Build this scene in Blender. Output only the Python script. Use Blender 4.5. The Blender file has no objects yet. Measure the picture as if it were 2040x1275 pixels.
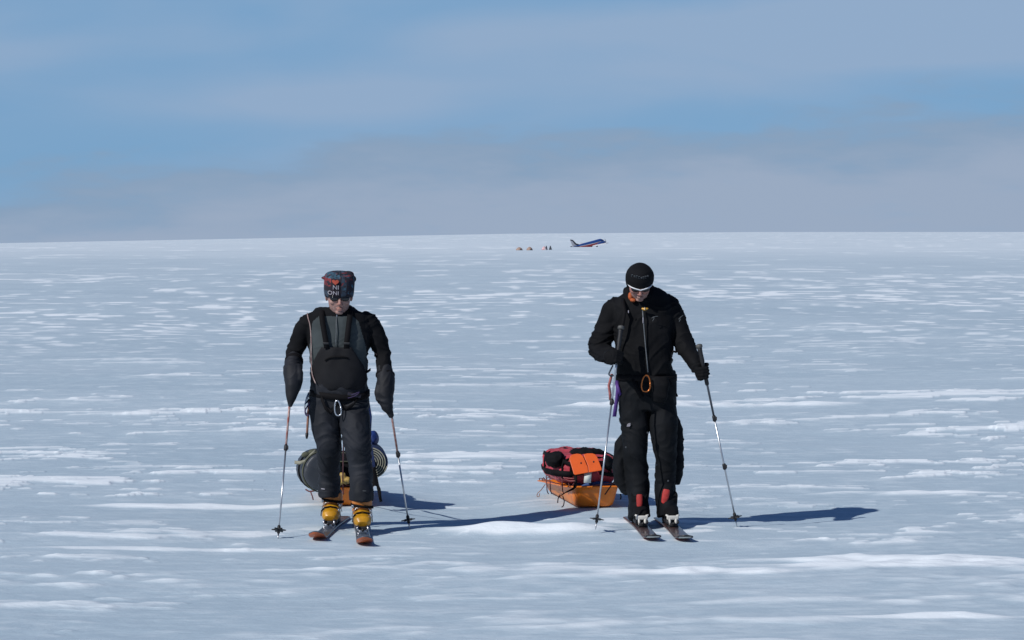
import bpy, bmesh, math, random
import numpy as np
from mathutils import Vector, Matrix, Euler
R = math.radians
rnd = random.Random(7)
sc = bpy.context.scene
C = sc.collection

# ------------------------------------------------------------------ camera
CAMH, FPX, TILT = 2.01, 5150.0, R(1.696)
cam = bpy.data.cameras.new('camera'); camo = bpy.data.objects.new('camera', cam); C.objects.link(camo)
camo.location = (0, 0, CAMH); camo.rotation_euler = (R(90) - TILT, 0, 0)
cam.sensor_width = 36; cam.lens = 36 * FPX / 2040; cam.clip_start = 0.1; cam.clip_end = 60000
sc.camera = camo

# ------------------------------------------------------------------ sun and sky
SUN_EL = R(37.6); SUN_DIR = R(41.0)          # shadows run to +X, turned 41 deg away from the camera
sd = Vector((-math.cos(SUN_DIR) * math.cos(SUN_EL), -math.sin(SUN_DIR) * math.cos(SUN_EL), math.sin(SUN_EL)))
sun = bpy.data.lights.new('sun', 'SUN'); suno = bpy.data.objects.new('sun', sun); C.objects.link(suno)
sun.energy = 4.3; sun.angle = R(0.53); sun.color = (1.0, 0.985, 0.96)
suno.rotation_euler = sd.to_track_quat('Z', 'Y').to_euler(); suno.location = (-6, -6, 12)
sc.view_settings.view_transform = 'Standard'; sc.view_settings.look = 'None'
sc.view_settings.exposure = -0.30; sc.view_settings.gamma = 1
sc.view_settings.use_curve_mapping = False

w = bpy.data.worlds.new("World"); sc.world = w; w.use_nodes = True
nt = w.node_tree; nt.nodes.clear(); N = nt.nodes; L = nt.links
def nd(t, **k):
    n = N.new(t)
    for a, b in k.items(): setattr(n, a, b)
    return n
def mth(op, a, b=None, c=None, clamp=False):
    n = nd('ShaderNodeMath', operation=op); n.use_clamp = clamp
    for i, v in enumerate((a, b, c)):
        if v is None: continue
        if isinstance(v, (int, float)): n.inputs[i].default_value = v
        else: L.new(v, n.inputs[i])
    return n.outputs[0]
def srange(x, a, b, lo=0.0, hi=1.0):
    n = nd('ShaderNodeMapRange', interpolation_type='SMOOTHSTEP')
    L.new(x, n.inputs[0])
    for i, v in ((1, a), (2, b), (3, lo), (4, hi)): n.inputs[i].default_value = v
    return n.outputs[0]
def mixc(f, a, b):
    n = nd('ShaderNodeMix', data_type='RGBA')
    if isinstance(f, (int, float)): n.inputs[0].default_value = f
    else: L.new(f, n.inputs[0])
    for i, v in ((6, a), (7, b)):
        if isinstance(v, tuple): n.inputs[i].default_value = (*v, 1)
        else: L.new(v, n.inputs[i])
    return n.outputs[2]
def wnoise(vec, scale, detail=3, rough=0.5, dist=0.0):
    n = nd('ShaderNodeTexNoise'); n.inputs['Scale'].default_value = scale
    n.inputs['Detail'].default_value = detail; n.inputs['Roughness'].default_value = rough
    n.inputs['Distortion'].default_value = dist; L.new(vec, n.inputs['Vector']); return n.outputs[0]
sky = nd('ShaderNodeTexSky', sky_type='NISHITA', sun_disc=False)
sky.sun_elevation = SUN_EL; sky.sun_rotation = math.atan2(sd.x, sd.y)
sky.altitude = 2500; sky.air_density = 1.0; sky.dust_density = 0.4; sky.ozone_density = 2.5
SKYS = 0.06
tc = nd('ShaderNodeTexCoord'); sep = nd('ShaderNodeSeparateXYZ'); L.new(tc.outputs['Generated'], sep.inputs[0])
az = mth('DIVIDE', sep.outputs[0], mth('MAXIMUM', mth('ABSOLUTE', sep.outputs[1]), 0.2)); el = sep.outputs[2]
ahead = srange(sep.outputs[1], 0.55, 0.9)   # the cloud bank stands ahead; the sky behind the camera is clear
cmb = nd('ShaderNodeCombineXYZ'); L.new(mth('MULTIPLY', az, 2.4), cmb.inputs[0]); L.new(mth('MULTIPLY', el, 9.0), cmb.inputs[1])
L.new(mth('MULTIPLY', sep.outputs[1], 0.8), cmb.inputs[2])
vec = cmb.outputs[0]
def K(c): return tuple(v / SKYS * 1.23 for v in c)     # cloud radiance, before the background strength and exposure
blue = mixc(0.86, sky.outputs[0], K((0.185, 0.372, 0.615)))
# clear sky blends from pure Nishita overhead to the cooler strip seen near the horizon
basec = mixc(mth('MAXIMUM', srange(el, 0.14, 0.35), mth('SUBTRACT', 1.0, ahead)), blue, mixc(0.45, sky.outputs[0], K((0.045, 0.11, 0.30))))
n1 = wnoise(vec, 3.2, 4, 0.5, 0.3)
tilt = mth('ADD', n1, mth('MULTIPLY', az, 0.25))
n1b = wnoise(vec, 1.3, 2, 0.5, 0.2)
wis = mth('MULTIPLY', srange(mth('ADD', mth('MULTIPLY', n1, 0.45), mth('MULTIPLY', n1b, 0.55)), 0.38, 0.60), srange(el, 0.6, 0.10))
# bright veil across the upper middle
veil = mth('MULTIPLY', srange(mth('ABSOLUTE', mth('SUBTRACT', el, mth('ADD', 0.069, mth('MULTIPLY', az, 0.06)))), 0.026, 0.004), 0.95)
wis2 = mth('MINIMUM', mth('ADD', mth('MULTIPLY', wis, 0.55), mth('MULTIPLY', veil, srange(n1b, 0.25, 0.6))), 0.92)
wis2 = mth('MULTIPLY', wis2, ahead)
col = mixc(wis2, basec, K((0.292, 0.412, 0.588)))
# cloud bank along the horizon with an uneven top
n2 = wnoise(vec, 4.0, 4, 0.55, 0.4)
n3 = wnoise(vec, 10.0, 4, 0.55, 0.2)
top = mth('ADD', mth('ADD', 0.0400, mth('MULTIPLY', mth('SUBTRACT', n2, 0.5), 0.040)), mth('MULTIPLY', az, 0.075))
top = mth('ADD', top, mth('MULTIPLY', mth('SUBTRACT', n3, 0.5), 0.030))
dd = mth('SUBTRACT', top, el)
bank = srange(dd, -0.0060, 0.0090)
dens = mth('MULTIPLY', mth('MULTIPLY', bank, srange(n3, 0.15, 0.5, 0.75, 1.0)), ahead)
bankc = mixc(srange(dd, 0.0, 0.030), K((0.240, 0.350, 0.500)), K((0.322, 0.405, 0.540)))
col = mixc(dens, col, bankc)
bg = nd('ShaderNodeBackground'); L.new(col, bg.inputs[0]); bg.inputs[1].default_value = SKYS
out = nd('ShaderNodeOutputWorld'); L.new(bg.outputs[0], out.inputs[0])

# ------------------------------------------------------------------ helpers
def P(px, py, Y):
    """point at depth Y along the sight line of a photo pixel (2040 x 1275)"""
    d = Vector(((px - 1020) / FPX, (637.5 - py) / FPX, -1)); d.rotate(camo.rotation_euler)
    return Vector((0, 0, CAMH)) + d * (Y / d.y)
def GX(px, Y): return (px - 1020) * Y / FPX
_rs = np.random.RandomState(11)
_perm = np.tile(_rs.permutation(256), 4).astype(np.int64)
_gr3 = _rs.normal(size=(256, 3)); _gr3 /= np.linalg.norm(_gr3, axis=1)[:, None]
_ga = _rs.uniform(0, 2 * np.pi, 256); _gr2 = np.stack([np.cos(_ga), np.sin(_ga)], 1)
def _fade(t): return t * t * t * (t * (t * 6 - 15) + 10)
def noise2(x, y):
    xi = np.floor(x).astype(np.int64); yi = np.floor(y).astype(np.int64); xf = x - xi; yf = y - yi
    u, v = _fade(xf), _fade(yf)
    def g(a, b):
        h = _perm[(_perm[(xi + a) & 255] + yi + b) & 255] & 255
        return _gr2[h, 0] * (xf - a) + _gr2[h, 1] * (yf - b)
    return 1.5 * ((g(0, 0) * (1 - u) + g(1, 0) * u) * (1 - v) + (g(0, 1) * (1 - u) + g(1, 1) * u) * v)
def noise3(p):
    pi = np.floor(p).astype(np.int64); f = p - pi; u = _fade(f); out = 0
    for a in (0, 1):
        for b in (0, 1):
            for c in (0, 1):
                h = _perm[(_perm[(_perm[(pi[:, 0] + a) & 255] + pi[:, 1] + b) & 255] + pi[:, 2] + c) & 255] & 255
                dt = (_gr3[h] * (f - np.array([a, b, c]))).sum(1)
                wt = (u[:, 0] if a else 1 - u[:, 0]) * (u[:, 1] if b else 1 - u[:, 1]) * (u[:, 2] if c else 1 - u[:, 2])
                out = out + dt * wt
    return out * 1.5
def sstep(x, a, b):
    t = np.clip((x - a) / (b - a), 0, 1); return t * t * (3 - 2 * t)

def mat(name, color, rough=0.7, metal=0.0, var=0.0, vscale=8.0, bump=0.0, bscale=60.0, sheen=0.0, trans=0.0, coat=0.0, col2=None, spec=0.5, sss=0.0):
    m = bpy.data.materials.new(name); m.use_nodes = True; t = m.node_tree; b = t.nodes['Principled BSDF']
    b.inputs['Roughness'].default_value = rough; b.inputs['Metallic'].default_value = metal
    b.inputs['Specular IOR Level'].default_value = spec
    if sheen: b.inputs['Sheen Weight'].default_value = sheen; b.inputs['Sheen Roughness'].default_value = 0.5
    if coat: b.inputs['Coat Weight'].default_value = coat
    if sss:
        b.inputs['Subsurface Weight'].default_value = sss; b.inputs['Subsurface Radius'].default_value = (1, 0.35, 0.2); b.inputs['Subsurface Scale'].default_value = 0.01
    tcn = t.nodes.new('ShaderNodeTexCoord')
    nn = t.nodes.new('ShaderNodeTexNoise'); nn.inputs['Scale'].default_value = vscale; nn.inputs['Detail'].default_value = 4
    t.links.new(tcn.outputs['Object'], nn.inputs['Vector'])
    mx = t.nodes.new('ShaderNodeMix'); mx.data_type = 'RGBA'
    c2 = col2 if col2 else tuple(max(0, c * (1 - var)) for c in color)
    c1 = color if col2 else tuple(min(1, c * (1 + var)) for c in color)
    mx.inputs[6].default_value = (*c1, 1); mx.inputs[7].default_value = (*c2, 1)
    mr = t.nodes.new('ShaderNodeMapRange'); mr.inputs[1].default_value = 0.35; mr.inputs[2].default_value = 0.65
    t.links.new(nn.outputs[0], mr.inputs[0]); t.links.new(mr.outputs[0], mx.inputs[0]); t.links.new(mx.outputs[2], b.inputs['Base Color'])
    if bump:
        n2 = t.nodes.new('ShaderNodeTexNoise'); n2.inputs['Scale'].default_value = bscale; n2.inputs['Detail'].default_value = 5
        t.links.new(tcn.outputs['Object'], n2.inputs['Vector'])
        bp = t.nodes.new('ShaderNodeBump'); bp.inputs['Strength'].default_value = 0.6; bp.inputs['Distance'].default_value = bump
        t.links.new(n2.outputs[0], bp.inputs['Height']); t.links.new(bp.outputs[0], b.inputs['Normal'])
    return m
M = dict(
 black=mat('black_cloth', (0.0060, 0.0062, 0.0075), 0.85, var=0.25, bump=0.004, bscale=22, spec=0.15),
 jacket=mat('jacket_shell', (0.0045, 0.0047, 0.0058), 0.8, var=0.3, bump=0.006, bscale=16, spec=0.16),
 trousers=mat('trouser_shell', (0.0055, 0.0064, 0.0082), 0.78, var=0.3, bump=0.006, bscale=16, spec=0.18),
 bibs=mat('bib_shell', (0.0125, 0.0145, 0.0200), 0.75, var=0.35, vscale=4, bump=0.006, bscale=14, spec=0.3),
 bibtop=mat('bib_top', (0.0100, 0.0100, 0.0120), 0.8, var=0.2, bump=0.004, bscale=14, spec=0.25),
 greyf=mat('grey_fleece', (0.050, 0.060, 0.063), 0.9, var=0.12, bump=0.003, bscale=30, spec=0.2),
 mitt=mat('mitt_shell', (0.012, 0.0128, 0.0165), 0.7, var=0.3, bump=0.006, bscale=18, spec=0.3),
 strap=mat('dark_webbing', (0.0055, 0.0050, 0.0060), 0.8, var=0.2, spec=0.15),
 skin=mat('skin', (0.36, 0.205, 0.17), 0.55, var=0.10, vscale=30, sss=0.15, bump=0.001, bscale=200),
 skinred=mat('wind_burnt_skin', (0.33, 0.16, 0.13), 0.5, var=0.15, vscale=30, sss=0.15),
 stubble=mat('stubble_skin', (0.30, 0.18, 0.155), 0.7, var=0.2, vscale=120, sss=0.1),
 lens=mat('dark_lens', (0.006, 0.006, 0.008), 0.08, spec=0.6),
 whitef=mat('white_frame', (0.75, 0.76, 0.78), 0.35),
 hatblue=mat('hat_slate_blue', (0.035, 0.055, 0.085), 0.85, col2=(0.014, 0.025, 0.042), vscale=45),
 hatnavy=mat('hat_navy', (0.009, 0.012, 0.030), 0.85, col2=(0.014, 0.007, 0.010), vscale=60),
 hatblack=mat('hat_black', (0.008, 0.008, 0.011), 0.85, col2=(0.018, 0.010, 0.022), vscale=50),
 hatteal=mat('hat_teal', (0.045, 0.12, 0.18), 0.85, col2=(0.012, 0.03, 0.05), vscale=50),
 hatred=mat('hat_red', (0.26, 0.03, 0.03), 0.8, col2=(0.07, 0.01, 0.02), vscale=60),
 print_white=mat('white_print', (0.36, 0.34, 0.38), 0.7, var=0.2, vscale=90),
 print_grey=mat('grey_print', (0.055, 0.062, 0.07), 0.7, var=0.4, vscale=90),
 orangered=mat('orange_red_print', (0.42, 0.065, 0.035), 0.7, var=0.1),
 yboot=mat('yellow_boot_plastic', (0.52, 0.25, 0.012), 0.35, var=0.15, vscale=20, coat=0.3, bump=0.001, bscale=50),
 oboot=mat('orange_boot_cuff', (0.50, 0.17, 0.03), 0.4, var=0.15, vscale=20),
 bootliner=mat('pale_liner', (0.32, 0.27, 0.22), 0.8, var=0.2),
 metal=mat('steel', (0.5, 0.5, 0.52), 0.3, 1.0, var=0.1),
 alu=mat('pole_aluminium', (0.55, 0.57, 0.60), 0.32, 0.85, var=0.1, vscale=30),
 poled=mat('pole_graphite', (0.10, 0.11, 0.13), 0.35, 0.6, var=0.2, vscale=30),
 polered=mat('pole_red', (0.28, 0.07, 0.05), 0.4, var=0.0, col2=(0.42, 0.30, 0.27), vscale=38),
 rubber=mat('black_rubber', (0.012, 0.012, 0.014), 0.6, var=0.1),
 greyrub=mat('grey_rubber', (0.085, 0.085, 0.08), 0.6, var=0.1),
 bone=mat('off_white_plastic', (0.62, 0.60, 0.55), 0.45, var=0.08),
 skitop=mat('brown_ski_top', (0.095, 0.050, 0.045), 0.4, col2=(0.03, 0.026, 0.03), vscale=9, coat=0.3),
 skitopb=mat('grey_blue_ski_top', (0.10, 0.13, 0.17), 0.4, col2=(0.05, 0.06, 0.08), vscale=9, coat=0.3),
 skired=mat('red_ski_base', (0.34, 0.085, 0.055), 0.45, var=0.2, vscale=12),
 skior=mat('orange_ski_base', (0.52, 0.12, 0.035), 0.45, var=0.2, vscale=16),
 skidark=mat('ski_tip_graphic', (0.02, 0.02, 0.022), 0.4, var=0.2),
 orangep=mat('orange_sled_plastic', (0.80, 0.205, 0.014), 0.38, var=0.10, vscale=6, sss=0.25, bump=0.0015, bscale=18),
 orangeb=mat('bright_orange_panel', (0.72, 0.10, 0.006), 0.5, var=0.06, vscale=10, bump=0.001, bscale=30),
 redbag=mat('red_duffel_cloth', (0.42, 0.035, 0.055), 0.7, var=0.3, vscale=9, bump=0.012, bscale=9, sheen=0.1),
 bluebag=mat('blue_cloth', (0.03, 0.075, 0.22), 0.75, var=0.3, vscale=9, bump=0.008, bscale=14),
 navy=mat('navy_mat', (0.010, 0.022, 0.07), 0.7, var=0.3),
 bluesack=mat('blue_sack_cloth', (0.012, 0.035, 0.16), 0.6, var=0.3, vscale=9, bump=0.008, bscale=14),
 greybag=mat('grey_dry_bag', (0.035, 0.039, 0.047), 0.5, var=0.25, vscale=5, bump=0.006, bscale=10),
 olive=mat('olive_webbing', (0.075, 0.08, 0.05), 0.8, var=0.3, vscale=20),
 cream=mat('cream_foam', (0.24, 0.235, 0.18), 0.8, var=0.2, vscale=20),
 yellowf=mat('yellow_bag', (0.55, 0.36, 0.09), 0.6, col2=(0.12, 0.07, 0.02), vscale=28),
 label=mat('white_label', (0.66, 0.68, 0.64), 0.6, var=0.06),
 dpurple=mat('dark_purple_cord', (0.05, 0.03, 0.10), 0.7),
 purple=mat('purple_webbing', (0.075, 0.028, 0.19), 0.7, var=0.25, vscale=30),
 pink=mat('faded_red_webbing', (0.40, 0.13, 0.12), 0.75, var=0.25, vscale=30),
 redlin=mat('red_gaiter_panel', (0.40, 0.03, 0.025), 0.65, var=0.25, vscale=25),
 orangec=mat('orange_anodised', (0.48, 0.15, 0.04), 0.3, 0.7, var=0.15),
 gold=mat('amber_plastic', (0.55, 0.28, 0.03), 0.4, var=0.3, vscale=80),
 wood=mat('worn_brown_shaft', (0.26, 0.12, 0.08), 0.6, var=0.3, vscale=30),
 neckor=mat('orange_neck_gaiter', (0.42, 0.09, 0.02), 0.7, var=0.25, vscale=40),
 cord=mat('dark_red_cord', (0.12, 0.03, 0.03), 0.7, var=0.2),
 zipm=mat('grey_zip', (0.10, 0.11, 0.12), 0.5, var=0.2, vscale=90),
 cordw=mat('pale_cord', (0.42, 0.33, 0.30), 0.7, col2=(0.22, 0.12, 0.12), vscale=40),
)

def setp(o, label=None, cat=None, group=None, kind=None):
    if label: o['label'] = label
    if cat: o['category'] = cat
    if group: o['group'] = group
    if kind: o['kind'] = kind
    return o
def thing(name, label, cat, loc, group=None):
    o = bpy.data.objects.new(name, None); C.objects.link(o); o.location = loc; o.empty_display_size = 0.1
    return setp(o, label, cat, group)
def rootloc(o):
    v = Vector(o.location)
    while o.parent: o = o.parent; v += Vector(o.location)
    return v
def link(name, me, mats, parent=None, smooth=True, label=None, assign=None):
    """me: Mesh or BMesh in world coordinates"""
    if isinstance(me, bmesh.types.BMesh):
        bm = me; bmesh.ops.recalc_face_normals(bm, faces=bm.faces[:]); me = bpy.data.meshes.new(name); bm.to_mesh(me); bm.free()
    me.name = name
    if not isinstance(mats, (list, tuple)): mats = [mats]
    me.materials.clear()
    for m in mats: me.materials.append(m)
    if assign:
        nF = len(me.polygons); cen = np.empty(nF * 3); me.polygons.foreach_get('center', cen)
        nor = np.empty(nF * 3); me.polygons.foreach_get('normal', nor)
        idx = assign(cen.reshape(-1, 3), nor.reshape(-1, 3)).astype(np.int32); me.polygons.foreach_set('material_index', idx)
    if smooth: me.polygons.foreach_set('use_smooth', [True] * len(me.polygons))
    o = bpy.data.objects.new(name, me); C.objects.link(o)
    if parent: o.parent = parent; off = rootloc(parent)
    else:
        off = Vector([0, 0, 0])
        xs = [v.co for v in me.vertices]
        off = Vector((sum(v.x for v in xs) / len(xs), sum(v.y for v in xs) / len(xs), min(v.z for v in xs))); o.location = off
    me.transform(Matrix.Translation(-off)); me.update()
    if label: o['label'] = label
    return o

def tube(bm, pts, n=18, ref=(0, 1, 0), exp=2.0, cap=True):
    """closed loft along pts [(centre, r_side, r_depth)]"""
    cs = [Vector(p[0]) for p in pts]; rings = []
    for i, p in enumerate(pts):
        t = (cs[min(i + 1, len(cs) - 1)] - cs[max(i - 1, 0)]).normalized()
        s = t.cross(Vector(ref))
        s = s.normalized() if s.length > 1e-4 else Vector((1, 0, 0))
        d = s.cross(t).normalized()
        r1 = p[1]; r2 = p[2] if len(p) > 2 else p[1]; ring = []
        for k in range(n):
            a = 2 * math.pi * k / n; ca, sa = math.cos(a), math.sin(a)
            x = math.copysign(abs(ca) ** (2 / exp), ca); y = math.copysign(abs(sa) ** (2 / exp), sa)
            ring.append(bm.verts.new(cs[i] + s * (x * r1) + d * (y * r2)))
        rings.append(ring)
    for a, b in zip(rings[:-1], rings[1:]):
        for k in range(n): bm.faces.new((a[k], a[(k + 1) % n], b[(k + 1) % n], b[k]))
    if cap: bm.faces.new(rings[0][::-1]); bm.faces.new(rings[-1])
    return bm
def ball(bm, c, r, rot=None, sub=3):
    if not isinstance(r, (tuple, list)): r = (r, r, r)
    m = Matrix.Translation(Vector(c)) @ (rot.to_4x4() if rot else Matrix()) @ Matrix.Diagonal((*r, 1))
    bmesh.ops.create_icosphere(bm, subdivisions=sub, radius=1, matrix=m); return bm
def box(bm, c, s, rot=None, bev=0.0):
    m = Matrix.Translation(Vector(c)) @ (rot.to_4x4() if rot else Matrix()) @ Matrix.Diagonal((*s, 1))
    r = bmesh.ops.create_cube(bm, size=1, matrix=m)
    if bev:
        es = list({e for v in r['verts'] for e in v.link_edges})
        bmesh.ops.bevel(bm, geom=es, offset=bev, segments=2, affect='EDGES', profile=0.6)
    return bm
def wire(bm, pts, r, n=8):
    """smooth thin tube through points"""
    ps = [Vector(p) for p in pts]; q = []
    for i in range(len(ps) - 1):
        a = ps[max(i - 1, 0)]; b = ps[i]; c = ps[i + 1]; d = ps[min(i + 2, len(ps) - 1)]
        for k in range(4):
            t = k / 4; q.append(0.5 * ((2 * b) + (c - a) * t + (2 * a - 5 * b + 4 * c - d) * t * t + (3 * b - a - 3 * c + d) * t ** 3))
    q.append(ps[-1])
    return tube(bm, [(p, r, r) for p in q], n, ref=(0.13, 0.97, 0.21))
def ribbon(bm, pts, wv, th=0.003):
    """strap: pts centre line, wv half width vector (or list)"""
    ps = [Vector(p) for p in pts]; rings = []
    for i, p in enumerate(ps):
        t = (ps[min(i + 1, len(ps) - 1)] - ps[max(i - 1, 0)]).normalized(); wd = Vector(wv[i] if isinstance(wv, list) else wv)
        nn = t.cross(wd).normalized() * th
        rings.append([bm.verts.new(p + wd + nn), bm.verts.new(p - wd + nn), bm.verts.new(p - wd - nn), bm.verts.new(p + wd - nn)])
    for a, b in zip(rings[:-1], rings[1:]):
        for k in range(4): bm.faces.new((a[k], a[(k + 1) % 4], b[(k + 1) % 4], b[k]))
    bm.faces.new(rings[0][::-1]); bm.faces.new(rings[-1]); return bm
def bmesh_fuse(bm, v=0.004):
    me = fuse(bm, v, 2); b = bmesh.new(); b.from_mesh(me); bpy.data.meshes.remove(me); return b
def fuse(bm, voxel=0.006, smooth=5, fac=0.6):
    bmesh.ops.recalc_face_normals(bm, faces=bm.faces[:])
    me = bpy.data.meshes.new('tmp'); bm.to_mesh(me); bm.free()
    o = bpy.data.objects.new('tmp', me); C.objects.link(o)
    md = o.modifiers.new('r', 'REMESH'); md.mode = 'VOXEL'; md.voxel_size = voxel
    if smooth: ms = o.modifiers.new('s', 'SMOOTH'); ms.factor = fac; ms.iterations = smooth
    dg = bpy.context.evaluated_depsgraph_get(); dg.update()
    res = bpy.data.meshes.new_from_object(o.evaluated_get(dg)); bpy.data.objects.remove(o); bpy.data.meshes.remove(me)
    return res
def fold(me, amp=0.006, sc3=(5, 5, 15), amp2=0.006, sc2=6.0, seed=0.0, mask=None):
    n = len(me.vertices); co = np.empty(n * 3); me.vertices.foreach_get('co', co); co = co.reshape(-1, 3)
    no = np.empty(n * 3); me.vertices.foreach_get('normal', no); no = no.reshape(-1, 3)
    q = co * np.array(sc3) + seed; wv = noise3(co * 4 + seed + 3)
    q = q + wv[:, None] * np.array([0.8, 0.8, 2.2]); r = 1 - 2 * np.sqrt(np.abs(noise3(q)) * 0.8 + 1e-4) * 0.9; r2 = noise3(q * 2.1 + 9)
    d = amp * (r + 0.35 * r2) + amp2 * noise3(co * sc2 + seed + 17)
    if mask is not None: d = d * mask(co)
    me.vertices.foreach_set('co', (co + no * d[:, None]).ravel()); me.update(); return me

# ------------------------------------------------------------------ snow ground
flat_spots = [(-1.2, 18.1, 0.9, 1.3), (1.02, 18.3, 0.9, 1.3), (0.6, 20.2, 0.7, 1.0), (-1.28, 20.3, 0.6, 1.0)]
def octs(x, y, lam, asp, dy, seed):
    """anisotropic gradient noise of wavelength lam (m), faded where the rows are too coarse to carry it"""
    wgt = np.clip(lam / (1.6 * dy) - 0.3, 0, 1)
    a = 0.08
    xr = x * math.cos(a) + y * math.sin(a); yr = -x * math.sin(a) + y * math.cos(a)
    return wgt * noise2(xr / (lam * asp) + seed, yr / lam + seed * 1.7)
def ridge(x, y):
    s = np.interp(x / np.maximum(y, 50) * 9000, [-6000, -1780, -870, 0, 870, 1780, 6000], [0, 3, 20, 36, 42, 42, 40])
    far = np.interp(y, [0, 1500, 2600, 5500, 9000, 14000, 40000], [0, 0, 0.14, 0.62, 1.0, 0.7, 0.2])
    return s * far
def ground(x, y, dy):
    o = []
    wx = 0.25 * noise2(x / 1.3, y / 1.1 + 5); wy = 0.12 * noise2(x / 0.9 + 9, y / 0.8)
    X = x + wx; Y = y + wy
    n = lambda lam, asp, seed: octs(X, Y, lam, asp, dy, seed)
    big = n(5.0, 1.5, 3.1); mid = n(1.5, 2.6, 7.3); sm = n(0.55, 2.8, 1.9); fi = n(0.2, 1.8, 4.4); ff = n(0.09, 1.8, 8.8)
    farn = n(14, 0.8, 2.2) * 0.6 + n(45, 0.6, 6.2) * 0.5
    zone = sstep(0.9 * noise2(x / 4.5 + 2.2, y / 5.5 + 8) + 0.5 * noise2(x / 14 + 1.2, y / 13 + 3), -0.35, 0.55)
    soft = 0.11 * (1 - sstep(y, 14.5, 18.5))
    f = 0.40 * mid + 0.44 * sm + 0.36 * fi + 0.16 * ff + 0.18 * big
    plate = sstep(f, 0.33 - 0.10 * zone - soft, 0.385 - 0.10 * zone + 2.2 * soft)          # raised plates of wind-blown snow, whitened to look like sunlit faces
    f2 = 0.36 * n(0.95, 2.8, 11.3) + 0.50 * n(0.36, 3.2, 12.7) + 0.42 * n(0.14, 3.2, 14.1) + 0.16 * n(0.07, 2.2, 16.4) + 0.15 * n(3.2, 1.4, 15.5)
    plate2 = sstep(f2, 0.38 - 0.14 * zone, 0.42 - 0.14 * zone + 1.5 * soft)
    h = 0.055 * big + 0.024 * mid + 0.009 * sm + 0.0040 * fi + 0.0018 * ff + (0.016 * plate + 0.014 * plate2) * (0.45 + 0.55 * zone)
    h = h + 0.16 * farn
    fg = np.interp(y, [13, 15.2, 18], [0.40, 0.50, 1.0]); plate = plate * fg; plate2 = plate2 * np.clip(fg + 0.1, 0, 1)
    lit_drift = np.clip(plate * (0.55 + 0.45 * zone) + plate2 * (0.5 + 0.5 * zone), 0, 1) * np.clip(0.85 + 0.4 * (fi + ff), 0.4, 1.1)  # whiteness mask: paler blown snow plus painted brightness of sun-facing edges
    lit_drift = lit_drift + 0.26 * np.clip(sm + fi, 0, 1) + 0.10 * big + 0.12 * mid
    # far field: patches small across, merged in depth by the grazing view
    fm = sstep(y, 28, 75)
    sig = 0; tot = 1e-3
    for i_, lam in enumerate((0.5, 1, 2, 4, 8, 16, 32, 64, 128, 256)):
        q = np.log2(lam / dy); wq = np.exp(-((q - 1.25) / 0.75) ** 2); lx = 0.95 * math.sqrt(lam)
        sig = sig + wq * noise2(x / lx + 13.1 * i_, y / lam + 7.7 * i_); tot = tot + wq ** 2
        sig = sig + 0.5 * wq * noise2(x / (lx * 0.42) + 3.1 * i_, y / (lam * 0.8) + 5.7 * i_)
    sig = sig / np.sqrt(tot * 1.25)
    clump = noise2(x / 9.0 + 5, y / 22.0) * 0.5 + noise2(x / 30.0 + 1, y / 60.0 + 4) * 0.5 + 0.5 * noise2(x / 90.0 + 6, y / 240.0 + 4)
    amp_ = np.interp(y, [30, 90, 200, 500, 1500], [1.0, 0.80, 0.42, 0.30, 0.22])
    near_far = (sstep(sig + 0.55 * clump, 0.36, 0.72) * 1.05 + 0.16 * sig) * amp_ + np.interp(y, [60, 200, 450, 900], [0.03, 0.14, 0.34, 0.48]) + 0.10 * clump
    lit_drift = lit_drift * (1 - 0.9 * fm) + fm * near_far
    lit_drift = np.clip(lit_drift, 0, 1.2)
    m = 1.0
    for (cx, cy, rx, ry) in flat_spots:
        m = m * (1 - 0.93 * np.exp(-(((x - cx) / rx) ** 2 + ((y - cy) / ry) ** 2) ** 2))
    h = h * m
    h = h * (1 - 0.75 * sstep(y, 300, 1500))
    # low snow tongues, whitened the same way, seen beside the skiers
    for (cx, cy, rx, ry, hh) in [(0.06, 18.04, 0.60, 0.24, 0.070), (2.0, 32.5, 2.2, 0.35, 0.05), (-0.55, 25.0, 0.9, 0.3, 0.04), (2.3, 15.95, 1.25, 0.42, 0.026), (1.2, 15.4, 0.8, 0.16, 0.016), (2.3, 13.45, 0.6, 0.10, 0.016), (-2.2, 16.9, 0.9, 0.08, 0.012), (3.0, 21.2, 0.9, 0.16, 0.03), (-2.4, 19.9, 0.9, 0.16, 0.022)]:
        e = np.exp(-(((x - cx) / rx) ** 2 + ((y - cy) / ry) ** 2) ** 1.4)
        e = e * np.clip(0.75 + 0.9 * sm + 0.7 * fi, 0.15, 1.15) if cx > 1 else e
        h = h + hh * e * (1 + 0.3 * fi + 0.3 * sm); lit_drift = np.clip(lit_drift + 1.0 * sstep(e, 0.15, 0.6) * (1 + 0.5 * sm), 0, 1)
    return h + ridge(x, y), lit_drift
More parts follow.
